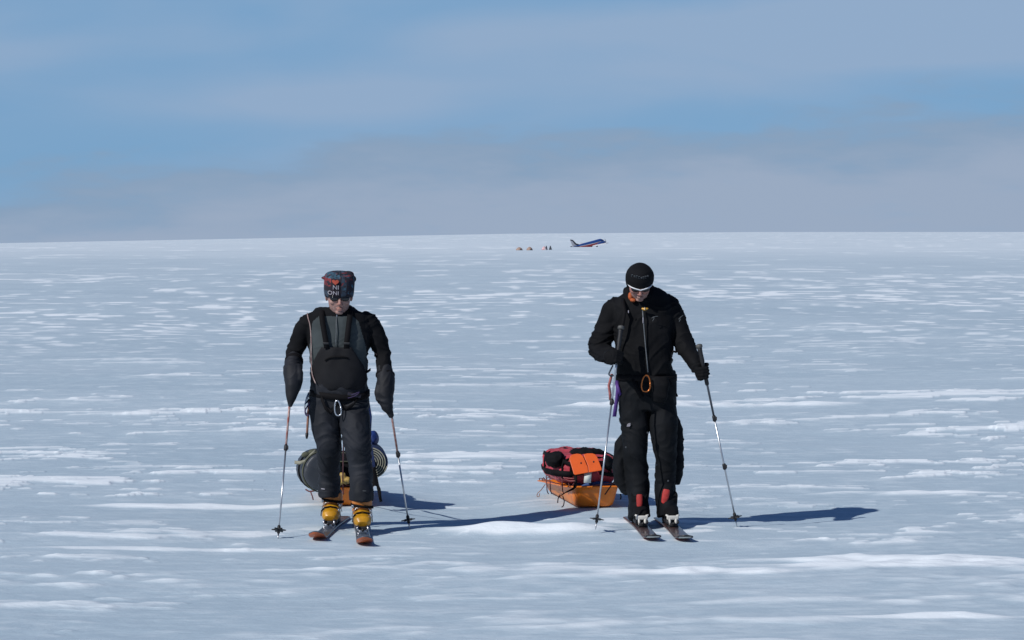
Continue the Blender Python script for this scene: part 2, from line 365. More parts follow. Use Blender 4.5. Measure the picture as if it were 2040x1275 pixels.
def build_ground():
    u_in = np.linspace(-0.27, 0.27, 1500); g = 0.27 + np.cumsum(0.0006 * 1.055 ** np.arange(1, 85)) ; g = g[g < 2.2]
    u = np.concatenate([-g[::-1], u_in, g])
    py = np.arange(1330, 489.5, -1.15); yn = 10351.5 / (py - 485.0)
    back = np.array([-60, -40, -25, -15, -8, -3, 0, 2, 4, 5.5, 7, 8, 9, 9.8, 10.5, 11, 11.4, 11.7, 11.95, 12.1])
    far = yn[-1] * 1.035 ** np.arange(1, 75); far = far[far < 26000]
    yy = np.concatenate([back, yn, far])
    yy = np.unique(yy); dy = np.gradient(yy)
    wd = np.where(yy < 14, 14 + (14 - yy) * 0.8, yy)
    U, Yg = np.meshgrid(u, yy); X = U * wd[:, None]; DY = np.repeat(dy[:, None], len(u), 1)
    DX = np.gradient(X, axis=1); DY = np.maximum(DY, DX * 0.8)
    H, D = ground(X, Yg, DY)
    nr, nc = X.shape
    co = np.stack([X, Yg, H], -1).reshape(-1, 3)
    i = np.arange(nr * nc).reshape(nr, nc)
    f = np.stack([i[:-1, :-1], i[:-1, 1:], i[1:, 1:], i[1:, :-1]], -1).reshape(-1, 4)
    me = bpy.data.meshes.new('ground'); me.vertices.add(len(co)); me.vertices.foreach_set('co', co.ravel().astype(np.float32))
    me.loops.add(f.size); me.loops.foreach_set('vertex_index', f.ravel().astype(np.int32))
    me.polygons.add(len(f)); me.polygons.foreach_set('loop_start', np.arange(0, f.size, 4, dtype=np.int32))
    me.polygons.foreach_set('use_smooth', np.ones(len(f), bool))
    me.update(calc_edges=True)
    at = me.attributes.new('lit_drift', 'FLOAT', 'POINT'); at.data.foreach_set('value', D.ravel().astype(np.float32))
    m = bpy.data.materials.new('wind_packed_snow'); m.use_nodes = True; t = m.node_tree; b = t.nodes['Principled BSDF']; l = t.links
    a = t.nodes.new('ShaderNodeAttribute'); a.attribute_name = 'lit_drift'
    geo = t.nodes.new('ShaderNodeNewGeometry')
    def tn(scv, detail, rough=0.55):
        mp = t.nodes.new('ShaderNodeMapping'); mp.inputs['Scale'].default_value = scv; l.new(geo.outputs['Position'], mp.inputs['Vector'])
        n = t.nodes.new('ShaderNodeTexNoise'); n.inputs['Scale'].default_value = 1; n.inputs['Detail'].default_value = detail; n.inputs['Roughness'].default_value = rough
        l.new(mp.outputs[0], n.inputs['Vector']); return n.outputs[0]
    fine = tn((3.5, 7.0, 3.0), 7, 0.68); wide = tn((0.10, 0.22, 0.1), 3)
    mr = t.nodes.new('ShaderNodeMapRange'); mr.inputs[1].default_value = 0.30; mr.inputs[2].default_value = 0.70; mr.inputs[3].default_value = -0.22; mr.inputs[4].default_value = 0.24; l.new(fine, mr.inputs[0])
    add = t.nodes.new('ShaderNodeMath'); add.operation = 'ADD'; add.use_clamp = True; l.new(a.outputs['Fac'], add.inputs[0]); l.new(mr.outputs[0], add.inputs[1])
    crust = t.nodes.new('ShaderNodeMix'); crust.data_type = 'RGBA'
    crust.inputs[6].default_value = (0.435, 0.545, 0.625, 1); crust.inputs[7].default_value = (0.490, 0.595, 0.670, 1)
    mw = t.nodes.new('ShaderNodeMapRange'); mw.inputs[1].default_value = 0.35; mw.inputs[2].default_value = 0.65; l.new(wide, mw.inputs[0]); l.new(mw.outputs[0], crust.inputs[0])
    mx = t.nodes.new('ShaderNodeMix'); mx.data_type = 'RGBA'; l.new(add.outputs[0], mx.inputs[0]); l.new(crust.outputs[2], mx.inputs[6]); mx.inputs[7].default_value = (0.90, 0.955, 0.985, 1)  # near-white mix paints sunlit streaks into the snow colour, besides paler fresh snow
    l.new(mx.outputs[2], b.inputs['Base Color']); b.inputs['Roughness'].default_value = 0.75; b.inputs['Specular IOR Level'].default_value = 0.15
    bn = tn((7, 14, 7), 7, 0.7)
    bp = t.nodes.new('ShaderNodeBump'); bp.inputs['Strength'].default_value = 0.7; bp.inputs['Distance'].default_value = 0.014; l.new(bn, bp.inputs['Height']); l.new(bp.outputs[0], b.inputs['Normal'])
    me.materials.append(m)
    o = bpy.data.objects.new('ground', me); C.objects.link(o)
    setp(o, 'wind-packed pale blue snow plain with white streaks of wind-blown snow and painted sunlight', 'snow', kind='structure')
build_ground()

# ------------------------------------------------------------------ skis, poles
def ski(tip, tail, width, top, base, label, lift=0.065, boot_at=None, toem=None, heelm=None, tipgraph=False, z0=0.004):
    tip = Vector((*tip, 0)); tail = Vector((*tail, 0)); ax = (tip - tail); Ls = ax.length; ax.normalize(); sd_ = Vector((ax.y, -ax.x, 0))
    r = thing('ski', label, 'ski', (*tail.xy, 0), 'touring skis')
    bm = bmesh.new(); S = 44; rows = []
    for i in range(S + 1):
        s = i / S * Ls; d = Ls - s
        z = z0 + 0.004 * math.sin(math.pi * s / Ls)
        if d < 0.26: z += lift * ((0.26 - d) / 0.26) ** 2.0
        hw = width / 2 * (0.84 + 0.16 * abs(2 * s / Ls - 1) ** 1.6)
        if d < 0.10: hw *= math.sqrt(max(0.04, 1 - ((0.10 - d) / 0.102) ** 3.2))
        if s < 0.05: hw *= math.sqrt(max(0.3, 1 - ((0.05 - s) / 0.06) ** 2))
        th = 0.006 + 0.006 * max(0, 1 - abs(2 * s / Ls - 1) ** 1.5)
        p = tail + ax * s
        rows.append([bm.verts.new(p + sd_ * k * hw + Vector((0, 0, z + t))) for k, t in ((-1, 0), (1, 0), (0.99, th), (0.86, th + 0.0015), (-0.86, th + 0.0015), (-0.99, th))])
    for a, b in zip(rows[:-1], rows[1:]):
        for k in range(6): bm.faces.new((a[k], a[(k + 1) % 6], b[(k + 1) % 6], b[k]))
    bm.faces.new(rows[0]); bm.faces.new(rows[-1])
    tipv = np.array(tip)
    def asg(c, n):
        i = np.where(n[:, 2] < -0.2, 1, 0); 
        if tipgraph:
            dt = np.linalg.norm(c[:, :2] - tipv[:2], axis=1); i = np.where(dt < 0.105, 2, i)
        return i
    link('ski_board', bm, [top, base, M['skidark']], r, True, assign=asg)
    if tipgraph:
        for k in range(2):
            bm = bmesh.new()
            s = Ls - 0.075 + k * 0.040; z = z0 + lift * ((0.26 - (Ls - s)) / 0.26) ** 2 - 0.0015
            p = tail + ax * s + Vector((0, 0, z)); ribbon(bm, [p - sd_ * width * 0.34, p + sd_ * width * 0.02 + ax * 0.006, p + sd_ * width * 0.36], ax * (0.009 - 0.004 * k) + Vector((0, 0, 0.003)), 0.001); link('tip_stripe', bm, M['bone'], r, False)
    if boot_at is not None:
        bp = Vector((*boot_at, 0)); rot = Matrix((sd_, ax, Vector((0, 0, 1)))).transposed()
        Q = lambda x, y, z: bp + sd_ * x + ax * y + Vector((0, 0, z))
        bm = bmesh.new(); box(bm, Q(0, 0.0, 0.026), (0.075, 0.11, 0.012), rot, 0.003); box(bm, Q(0, 0.045, 0.038), (0.05, 0.035, 0.02), rot, 0.004)
        for k in (-1, 1):
            tube(bm, [(Q(k * 0.022, 0.02, 0.034), 0.008), (Q(k * 0.038, 0.022, 0.055), 0.008), (Q(k * 0.030, 0.01, 0.075), 0.006)], 8)
            tube(bm, [(Q(k * 0.02, 0.045, 0.03), 0.006), (Q(k * 0.034, 0.06, 0.018), 0.005)], 6)
        tp = link('toe_binding', bm, toem, r)
        bm = bmesh.new(); tube(bm, [(Q(0, 0.05, 0.045), 0.012), (Q(0, 0.085, 0.052), 0.010)], 8, ref=(0, 0, 1)); link('toe_lever', bm, M['rubber'], tp)
        bm = bmesh.new(); box(bm, Q(0, -0.335, 0.032), (0.066, 0.10, 0.022), rot, 0.004); box(bm, Q(0, -0.335, 0.062), (0.045, 0.055, 0.05), rot, 0.008); box(bm, Q(0, -0.33, 0.093), (0.056, 0.03, 0.018), rot, 0.004)
        link('heel_binding', bm, heelm, r)
    return r

def pole(top, tip, label, shaft_a, shaft_b, split, collars, grip=0.15, ext=0.0, griptop='greyrub'):
    top = Vector(top); tip = Vector(tip); ax = (top - tip); Ls = ax.length; ax.normalize()
    r = thing('ski_pole', label, 'ski pole', tip, 'telescopic ski poles')
    A = lambda s: tip + ax * s
    bm = bmesh.new(); tube(bm, [(A(0.05), 0.0058), (A(Ls * split), 0.0062)], 10); link('lower_shaft', bm, shaft_b, r)
    bm = bmesh.new(); tube(bm, [(A(Ls * split), 0.0075), (A(Ls - 0.02), 0.0085)], 10); link('upper_shaft', bm, shaft_a, r)
    bm = bmesh.new(); tube(bm, [(A(0.0), 0.0018), (A(0.02), 0.004), (A(0.055), 0.0065)], 8); link('tip', bm, M['metal'], r)
    for c in collars:
        bm = bmesh.new(); tube(bm, [(A(Ls * c - 0.022), 0.009), (A(Ls * c - 0.016), 0.0135), (A(Ls * c + 0.014), 0.0135), (A(Ls * c + 0.022), 0.010)], 12)
        box(bm, A(Ls * c) + Vector((0.012, -0.006, 0)), (0.012, 0.012, 0.026), None, 0.003); link('lock_collar', bm, M['rubber'], r)
    bm = bmesh.new(); c = A(0.075); n_ = 36; rt = [bm.verts.new(c + ax * 0.008)]; rb = bm.verts.new(c - ax * 0.006)
    e1 = ax.cross(Vector((0, 1, 0))).normalized(); e2 = ax.cross(e1); ringt = []; ringb = []
    for k in range(n_):
        a = 2 * math.pi * k / n_; rr = 0.037 + 0.013 * math.cos(6 * a); q = c + (e1 * math.cos(a) + e2 * math.sin(a)) * rr
        ringt.append(bm.verts.new(q + ax * 0.001)); ringb.append(bm.verts.new(q - ax * 0.004))
    for k in range(n_):
        j = (k + 1) % n_; bm.faces.new((rt[0], ringt[k], ringt[j])); bm.faces.new((rb, ringb[j], ringb[k])); bm.faces.new((ringt[k], ringb[k], ringb[j], ringt[j]))
    tube(bm, [(A(0.05), 0.010), (A(0.095), 0.012), (A(0.105), 0.009)], 12); link('basket', bm, M['rubber'], r)
    bm = bmesh.new(); tube(bm, [(A(Ls - grip - ext), 0.011), (A(Ls - grip - ext + 0.01), 0.0145), (A(Ls - grip), 0.014), (A(Ls - grip + 0.02), 0.0165), (A(Ls - grip * 0.5), 0.015), (A(Ls - 0.035), 0.0165), (A(Ls - 0.018), 0.018)], 14)
    g = link('grip', bm, M['rubber'], r)
    bm = bmesh.new(); tube(bm, [(A(Ls - 0.02), 0.018), (A(Ls - 0.012), 0.024), (A(Ls + 0.003), 0.023), (A(Ls + 0.009), 0.012)], 14); link('grip_cap', bm, M[griptop], g)
    return r

# ------------------------------------------------------------------ hands
def hand(bm, G, a, wv, th=1.0, palm=True):
    """fist round a pole: G grip point, a pole axis (up), wv from the pole to the back of the hand"""
    a = Vector(a).normalized(); wv = Vector(wv); wv = (wv - a * wv.dot(a)).normalized(); s = a.cross(wv)
    pol = lambda ang, r, h: G + (wv * math.cos(R(ang)) + s * math.sin(R(ang))) * r + a * h
    lens = [1.0, 1.08, 1.0, 0.82]
    for k in range(4):
        h = 0.032 - 0.0215 * k; e = 205 * lens[k]
        pts = [pol(10, 0.050, h * 0.95), pol(48, 0.048, h), pol(48 + (e - 48) * 0.36, 0.0375, h), pol(48 + (e - 48) * 0.7, 0.032, h - 0.002), pol(e, 0.029, h - 0.003)]
        rr = [0.0125, 0.0118, 0.0105, 0.0098, 0.0085]
        tube(bm, [(p, r_ * th, r_ * th) for p, r_ in zip(pts, rr)], 10, ref=tuple(a + Vector((0.01, 0.02, 0))))
    pts = [pol(-5, 0.052, 0.012), pol(-45, 0.046, 0.034), pol(-85, 0.037, 0.046), pol(-125, 0.031, 0.048)]
    tube(bm, [(p, r_ * th, r_ * th) for p, r_ in zip(pts, (0.018, 0.0145, 0.0125, 0.0105))], 10, ref=tuple(a + Vector((0.01, 0.02, 0))))
    if palm:
        rot = Matrix((wv, s, a)).transposed()
        ball(bm, G + wv * 0.043, (0.023 * th, 0.033 * th, 0.046 * th), rot)
        ball(bm, G + wv * 0.052 - s * 0.012 - a * 0.012, (0.020 * th, 0.026 * th, 0.036 * th), rot)
    return G + wv * 0.055

# ------------------------------------------------------------------ heads (head frame: x to the photo's right, -y forward, z up)
def head_T(c, pitch, yaw, roll=0, s=1.0):
    return Matrix.Translation(c) @ Euler((R(pitch), R(roll), R(yaw)), 'ZXY').to_matrix().to_4x4() @ Matrix.Diagonal((s * 1.04, s, s * 0.96, 1))
def head_parts(bm, T):
    t = bmesh.new()
    ball(t, (0, 0.008, 0.035), (0.077, 0.096, 0.085))
    tube(t, [((0, -0.01, 0.06), 0.070, 0.082), ((0, -0.014, 0.02), 0.0705, 0.080), ((0, -0.016, -0.02), 0.070, 0.076), ((0, -0.020, -0.055), 0.065, 0.067), ((0, -0.030, -0.085), 0.055, 0.054), ((0, -0.040, -0.108), 0.036, 0.036)], 24, exp=2.2)
    ball(t, (0, -0.072, -0.098), (0.026, 0.015, 0.014))                                  # chin
    tube(t, [((0, -0.086, 0.012), 0.008), ((0, -0.098, -0.008), 0.0095), ((0, -0.112, -0.030), 0.0125), ((0, -0.104, -0.040), 0.011)], 12, ref=(1, 0, 0.0))
    for k in (-1, 1):
        ball(t, (k * 0.013, -0.097, -0.037), (0.008, 0.009, 0.007))                      # nostril wings
        ball(t, (k * 0.040, -0.068, -0.028), (0.022, 0.016, 0.018))                      # cheek bones
        ball(t, (k * 0.030, -0.080, 0.022), (0.024, 0.010, 0.008))                       # brows
        ball(t, (k * 0.031, -0.074, 0.003), (0.014, 0.010, 0.009))                       # eyes
        ball(t, (k * 0.077, 0.010, -0.008), (0.008, 0.018, 0.031), Euler((0.15, 0, k * 0.35)).to_matrix())
    ball(t, (0, -0.088, -0.066), (0.023, 0.010, 0.0050)); ball(t, (0, -0.087, -0.078), (0.020, 0.010, 0.0060))
    t.transform(T); me = bpy.data.meshes.new('t'); t.to_mesh(me); t.free(); bm.from_mesh(me); bpy.data.meshes.remove(me)
def local(bm_fn, T):
    t = bmesh.new(); bm_fn(t); t.transform(T); return t

def text_on(s, size, T, x0, z0, surf, depth=0.0015):
    cu = bpy.data.curves.new('t', 'FONT'); cu.body = s; cu.size = size; cu.extrude = 0.5; cu.align_x = 'CENTER'; cu.resolution_u = 3
    o = bpy.data.objects.new('t', cu); C.objects.link(o); dg = bpy.context.evaluated_depsgraph_get(); dg.update()
    me = bpy.data.meshes.new_from_object(o.evaluated_get(dg)); bpy.data.objects.remove(o)
    bm = bmesh.new(); bm.from_mesh(me); bpy.data.meshes.remove(me)
    bmesh.ops.triangulate(bm, faces=bm.faces[:]); bmesh.ops.subdivide_edges(bm, edges=[e for e in bm.edges if e.calc_length() > size * 0.3], cuts=2)
    for v in bm.verts:
        x, y, z = v.co; X = x0 + x; Z = z0 + y; v.co = Vector((X, surf(X, Z) - (0.001 + depth * (1 if z > 0 else -1)), Z))
    bm.transform(T); return bm

# ================================================================== left skier
YL = 18.15
def torso_pts(rows, Y):   # (pxl, pxr, py, dY, depth)
    return [(P((a + b) / 2, py, Y + dy), (b - a) / 2 * (Y + dy) / FPX, dp) for a, b, py, dy, dp in rows]
def limb_pts(rows, Y):    # (px, py, dY, half width px, depth ratio)
    return [(P(px, py, Y + dy), hw * (Y + dy) / FPX, hw * (Y + dy) / FPX * k) for px, py, dy, hw, k in rows]

def boot(root, toe, ax, colA, colB, hemz, sole_z=0.042, cuff_h=0.215, lean=0.05, w_=1.0):
    """touring boot: toe point on the ground, ax = forward direction"""
    ax = Vector((*ax, 0)).normalized(); sd_ = Vector((ax.y, -ax.x, 0)); Q = lambda x, y, z: Vector((toe[0], toe[1], 0)) + sd_ * x * w_ + ax * y + Vector((0, 0, z))
    up = (0, 0, 1)
    bm = bmesh.new()
    tube(bm, [(Q(0, 0.005, sole_z + 0.038), 0.032*w_, 0.024), (Q(0, -0.02, sole_z + 0.052), 0.050*w_, 0.042), (Q(0, -0.07, sole_z + 0.060), 0.056*w_, 0.051), (Q(0, -0.13, sole_z + 0.072), 0.055*w_, 0.062), (Q(0, -0.20, sole_z + 0.072), 0.048, 0.060), (Q(0, -0.26, sole_z + 0.060), 0.044, 0.052), (Q(0, -0.295, sole_z + 0.050), 0.030, 0.036)], 20, ref=up, exp=2.5)
    tube(bm, [(Q(0, -0.20, sole_z + 0.05), 0.050, 0.070), (Q(0, -0.19, sole_z + 0.11), 0.051, 0.066), (Q(0, -0.18, sole_z + 0.16), 0.050, 0.062)], 20)
    ball(bm, Q(0, -0.115, sole_z + 0.090), (0.048*w_, 0.060, 0.040))
    sh = link('boot_shell', fuse(bm, 0.005, 6), colA, root)
    bm = bmesh.new()
    tube(bm, [(Q(0, -0.19, sole_z + 0.095), 0.058*w_, 0.072), (Q(0, -0.180, sole_z + 0.14), 0.061*w_, 0.074), (Q(0, -0.170, sole_z + 0.19), 0.063*w_, 0.074), (Q(0, -0.165, sole_z + cuff_h), 0.060*w_, 0.070)], 24, exp=2.3)
    link('boot_cuff', fuse(bm, 0.006, 3), colB, sh)
    bm = bmesh.new()
    for (y0, y1, wd, z) in ((0.015, -0.13, 0.092, 0), (-0.19, -0.305, 0.080, 0)):
        box(bm, Q(0, (y0 + y1) / 2, sole_z + 0.010), (wd, abs(y1 - y0), 0.026), Matrix((sd_, ax, Vector(up))).transposed(), 0.006)
    box(bm, Q(0, -0.16, sole_z + 0.016), (0.075, 0.25, 0.016), Matrix((sd_, ax, Vector(up))).transposed(), 0.004)
    link('boot_sole', bm, M['rubber'], sh)
    return sh, Q, sd_, ax

# ---- person empty
LM = thing('person', 'skier in grey and black top with dark bib trousers, patterned tube hat and yellow boots', 'person', (GX(688, 18.1), 18.15, 0))
HC = P(674.5, 578, YL - 0.03); TL = head_T(HC + Vector((0, 0, 0.03)), 12, 6, 0)
TL = head_T(P(675.5, 590, YL - 0.045), 10, 7, 2, 1.08)
# grips (pole tops) and tips
poleL_tip = P(553.5, 1076, 17.54); poleL_top = P(582.5, 742, 18.055)
poleR_tip = P(816.5, 1056, 18.13); poleR_top = P(769, 757, 18.095)
GL = poleL_tip + (poleL_top - poleL_tip) * 0.955; GR = poleR_tip + (poleR_top - poleR_tip) * 0.955
bm = bmesh.new(); head_parts(bm, TL)
neck = P(677, 630, YL + 0.02)
tube(bm, [(HC + Vector((0, 0.025, -0.02)), 0.056, 0.060), (P(676, 622, YL + 0.0), 0.058, 0.062), (P(676, 645, YL + 0.03), 0.07, 0.07)], 20)
tube(bm, torso_pts([(640, 712, 636, 0.02, 0.07), (625, 726, 660, 0.02, 0.10), (628, 722, 720, 0.0, 0.11), (632, 720, 770, 0, 0.10), (630, 724, 815, 0, 0.10)], YL), 20)
tube(bm, limb_pts([(628, 645, 0.02, 13, 1), (600, 680, 0.04, 11, 1), (587, 712, 0.02, 9.5, 1), (583, 742, -0.10, 8, 1)], YL), 14)
tube(bm, limb_pts([(722, 642, 0.02, 13, 1), (748, 680, 0.04, 11, 1), (762, 715, 0.02, 9.5, 1), (768, 752, -0.06, 8, 1)], YL), 14)
for rows in ([(652, 810, 0, 18, 1), (655, 900, 0.02, 14, 1), (655, 970, 0.15, 11, 1.1), (656, 990, 0.15, 10, 1.1)], [(700, 810, 0, 18, 1), (711, 900, -0.12, 14, 1), (719, 975, -0.17, 11, 1.1), (719, 995, -0.17, 10, 1.1)]):
    tube(bm, limb_pts(rows, YL), 14)
hand(bm, GL, poleL_top - poleL_tip, (0.2, 0.8, 0), 0.8); hand(bm, GR, poleR_top - poleR_tip, (-0.2, 0.8, 0), 0.8)
body = fuse(bm, 0.0042, 4, 0.5)
Ti = np.array(TL.inverted())
def skin_asg(c, n):
    q = c @ Ti[:3, :3].T + Ti[:3, 3]
    i = np.zeros(len(c), int)
    i = np.where((q[:, 2] < -0.052) & (q[:, 1] < 0.01), 2, i)
    i = np.where((q[:, 0] / 0.025) ** 2 + ((q[:, 2] + 0.071) / 0.013) ** 2 + 0 * q[:, 1] < np.where(q[:, 1] < -0.075, 1, 0), 1, i)
    i = np.where((np.abs(q[:, 0]) < 0.018) & (q[:, 2] < -0.015) & (q[:, 2] > -0.047) & (q[:, 1] < -0.1), 1, i)
    return i
link('body', body, [M['skin'], M['skinred'], M['stubble']], LM, assign=skin_asg)

# ---- long-sleeved top
bm = bmesh.new()
tube(bm, torso_pts([(655, 698, 610, 0.03, 0.062), (645, 709, 614, 0.03, 0.075), (629, 723, 619, 0.03, 0.095), (618, 733, 628, 0.02, 0.112), (613, 738, 643, 0.01, 0.122), (612, 739, 662, 0.01, 0.127), (614, 736, 685, 0.0, 0.132), (618, 732, 715, 0, 0.135), (621, 729, 745, 0, 0.135), (623, 727, 770, 0, 0.13)], YL), 30, exp=2.35)
tube(bm, limb_pts([(633, 633, 0.02, 15, 1), (617, 642, 0.025, 19.5, 1), (601, 663, 0.035, 18.5, 1), (592, 688, 0.045, 17, 1), (584, 706, 0.04, 15.5, 1), (582, 722, 0.0, 14.5, 1), (583, 738, -0.07, 13, 1)], YL), 20)
tube(bm, limb_pts([(718, 631, 0.02, 15, 1), (733, 640, 0.025, 19.5, 1), (747, 660, 0.035, 18.5, 1), (755, 686, 0.045, 17, 1), (762, 706, 0.04, 15.5, 1), (765, 724, 0.0, 14.5, 1), (767, 744, -0.05, 13.5, 1)], YL), 20)
tm = fold(fuse(bm, 0.007, 6), 0.0065, (6, 6, 15), 0.006, 6, 1.0, mask=lambda c: np.where(np.abs(c[:, 0] - GX(675, YL)) > 0.19, 1.5, 0.55))
cx = GX(675, YL); m2 = lambda px: GX(px, YL); zz = lambda py: P(675, py, YL).z
def top_asg(c, n):
    x, y, z = c.T
    # raglan: grey front panel widens downwards from the collar
    tl = np.interp(z, [zz(760), zz(690), zz(640), zz(622)], [m2(612), m2(617), m2(624), m2(645)])
    tr = np.interp(z, [zz(760), zz(690), zz(640), zz(622)], [m2(736), m2(730), m2(716), m2(697)])
    return np.where((x > tl) & (x < tr) & (y < YL - 0.02) & (z < zz(629)) & (z > zz(778)), 1, 0)
link('long_sleeved_top', tm, [M['black'], M['greyf']], LM, assign=top_asg)
bm = bmesh.new(); tube(bm, [(P(675.5, 612, YL + 0.018), 0.078, 0.076), (P(675.5, 619, YL + 0.012), 0.086, 0.088), (P(676, 632, YL + 0.01), 0.094, 0.096)], 28); link('collar', fuse(bm, 0.006, 3), M['black'], LM)
fy = lambda px, py, d: P(px, py, YL - d)
bm = bmesh.new(); ribbon(bm, [fy(671, 628, 0.092), fy(670, 640, 0.118), fy(670, 660, 0.134), fy(669, 678, 0.141), fy(669, 692, 0.144)], (0.0025, 0, 0), 0.002)
zp = link('zip', bm, M['zipm'], LM)
bm = bmesh.new(); box(bm, fy(671, 629, 0.098), (0.006, 0.004, 0.016), None, 0.001); link('zip_pull', bm, M['metal'], zp)

# ---- bib trousers
bm = bmesh.new()
tube(bm, torso_pts([(628, 722, 722, -0.0, 0.145), (618, 731, 745, -0.0, 0.147), (619, 731, 765, 0, 0.145), (617, 734, 790, 0.01, 0.14), (618, 736, 812, 0.01, 0.13), (626, 728, 828, 0.01, 0.11)], YL), 30, exp=2.4)
tube(bm, limb_pts([(650, 800, 0.01, 31, 1.05), (648, 830, -0.01, 29.5, 1.1), (651, 860, -0.04, 27.5, 1.1), (655, 885, -0.05, 25, 1.1), (654.5, 920, 0.02, 21, 1.15), (655, 948, 0.09, 20, 1.25), (655, 966, 0.115, 21.5, 1.4), (655, 978, 0.11, 21.5, 1.6), (655, 988, 0.11, 21.5, 1.6)], YL), 22)
tube(bm, limb_pts([(702, 800, 0.01, 31, 1.05), (706, 830, -0.06, 30, 1.1), (709, 862, -0.14, 29, 1.1), (712.5, 890, -0.17, 26.5, 1.1), (718, 925, -0.15, 23, 1.15), (720, 955, -0.18, 22, 1.25), (720, 973, -0.21, 23, 1.5), (720, 985, -0.225, 23.5, 1.6), (720, 996, -0.225, 23.5, 1.6)], YL), 22)
bm.verts.ensure_lookup_table()
tr = fold(fuse(bm, 0.007, 6), 0.009, (5, 5, 12), 0.010, 5, 4.0)
link('bib_trousers', tr, M['bibs'], LM)
# chest panel of the bib, wraps over the front
def bib_surface(px, py):
    x = (px - 675) / 56.0; return 0.152 - 0.085 * abs(x) ** 2.6
bm = bmesh.new(); rows = []
edge = [(692, 640, 701), (697, 637, 703), (705, 632, 709), (715, 627, 715), (728, 622, 724), (745, 619, 730), (760, 620, 731), (772, 632, 722), (780, 650, 703)]
for py, a, b in edge:
    row = []
    for k in range(19):
        px = a + (b - a) * k / 18; bulge = 0.008 * math.sin(math.pi * min(1, max(0, (py - 692) / 88))) + (0.003 if py > 735 else 0) - 0.022 * max(0, (py - 755) / 25) ** 2
        row.append((px, py, bib_surface(px, py) + bulge + 0.0035 * math.sin(px * 0.21 + py * 0.09)))
    rows.append(row)
F = [[bm.verts.new(P(px, py, YL - d - 0.004)) for px, py, d in row] for row in rows]
Bk = [[bm.verts.new(P(px, py, YL - d + 0.020)) for px, py, d in row] for row in rows]
nr = len(F); ncol = 19
for i in range(nr - 1):
    for k in range(ncol - 1):
        bm.faces.new((F[i][k], F[i][k + 1], F[i + 1][k + 1], F[i + 1][k])); bm.faces.new((Bk[i][k + 1], Bk[i][k], Bk[i + 1][k], Bk[i + 1][k + 1]))
    bm.faces.new((F[i][0], F[i + 1][0], Bk[i + 1][0], Bk[i][0])); bm.faces.new((F[i + 1][-1], F[i][-1], Bk[i][-1], Bk[i + 1][-1]))
for k in range(ncol - 1):
    bm.faces.new((F[0][k + 1], F[0][k], Bk[0][k], Bk[0][k + 1])); bm.faces.new((F[-1][k], F[-1][k + 1], Bk[-1][k + 1], Bk[-1][k]))
bp_ = link('bib_front', bm, M['bibtop'], LM)
bm = bmesh.new(); ribbon(bm, [P(647, 718, YL - 0.157), P(655, 713, YL - 0.166), P(668, 710.5, YL - 0.170), P(682, 711, YL - 0.169), P(694, 714, YL - 0.160)], (0, 0, 0.0055), 0.003); link('pocket_flap', bm, M['strap'], bp_)
for sgn, pts in ((0, [(651, 694, 0.153), (649, 680, 0.149), (646, 662, 0.144), (643, 645, 0.130), (641, 630, 0.110), (641, 621, 0.085), (642, 614.5, 0.04), (643, 612.5, -0.02), (643, 616, -0.08)]), (1, [(690, 694, 0.153), (691, 680, 0.149), (693, 662, 0.144), (695, 645, 0.130), (697, 630, 0.110), (698, 621, 0.085), (699, 614.5, 0.04), (699, 612.5, -0.02), (699, 616, -0.08)])):
    bm = bmesh.new(); ribbon(bm, [P(a, b, YL - d) for a, b, d in pts], (0.019, 0, 0), 0.003); s_ = link('shoulder_strap', bm, M['strap'], LM)
    bm = bmesh.new(); box(bm, P(pts[1][0], 684, YL - 0.157), (0.042, 0.008, 0.016), None, 0.003); link('buckle', bm, M['rubber'], s_)

# ---- harness
bm = bmesh.new(); hp = []
for k in range(33):
    a = 2 * math.pi * k / 32; hp.append(Vector((cx + 0.004 + math.cos(a) * 0.207, YL + 0.005 + math.sin(a) * 0.154, zz(784) + 0.010 * math.sin(2 * a + 0.5) - 0.014 * max(0, -math.sin(a)))))
ribbon(bm, hp, (0, 0, 0.021), 0.006); hs = link('harness_belt', bm, M['strap'], LM)
bm = bmesh.new(); box(bm, P(706, 787, YL - 0.172), (0.095, 0.008, 0.024), Euler((0, 0.22, 0.12)).to_matrix(), 0.004); link('belt_buckle', bm, M['hatnavy'], hs)
bm = bmesh.new(); wire(bm, [P(693, 793, YL - 0.180), P(701, 791, YL - 0.182), P(710, 787, YL - 0.182), P(716, 781, YL - 0.178), P(710, 783, YL - 0.184), P(700, 787, YL - 0.184)], 0.0022); link('belt_trim', bm, M['dpurple'], hs)
for pts in ([(640, 792, 0.150), (648, 812, 0.155), (660, 822, 0.152), (672, 806, 0.168)], [(715, 792, 0.150), (704, 806, 0.175), (690, 814, 0.165), (673, 803, 0.168)]):
    bm = bmesh.new(); ribbon(bm, [P(a, b, YL - d) for a, b, d in pts], (0.004, 0, 0.014), 0.005); link('leg_loop', bm, M['strap'], hs)
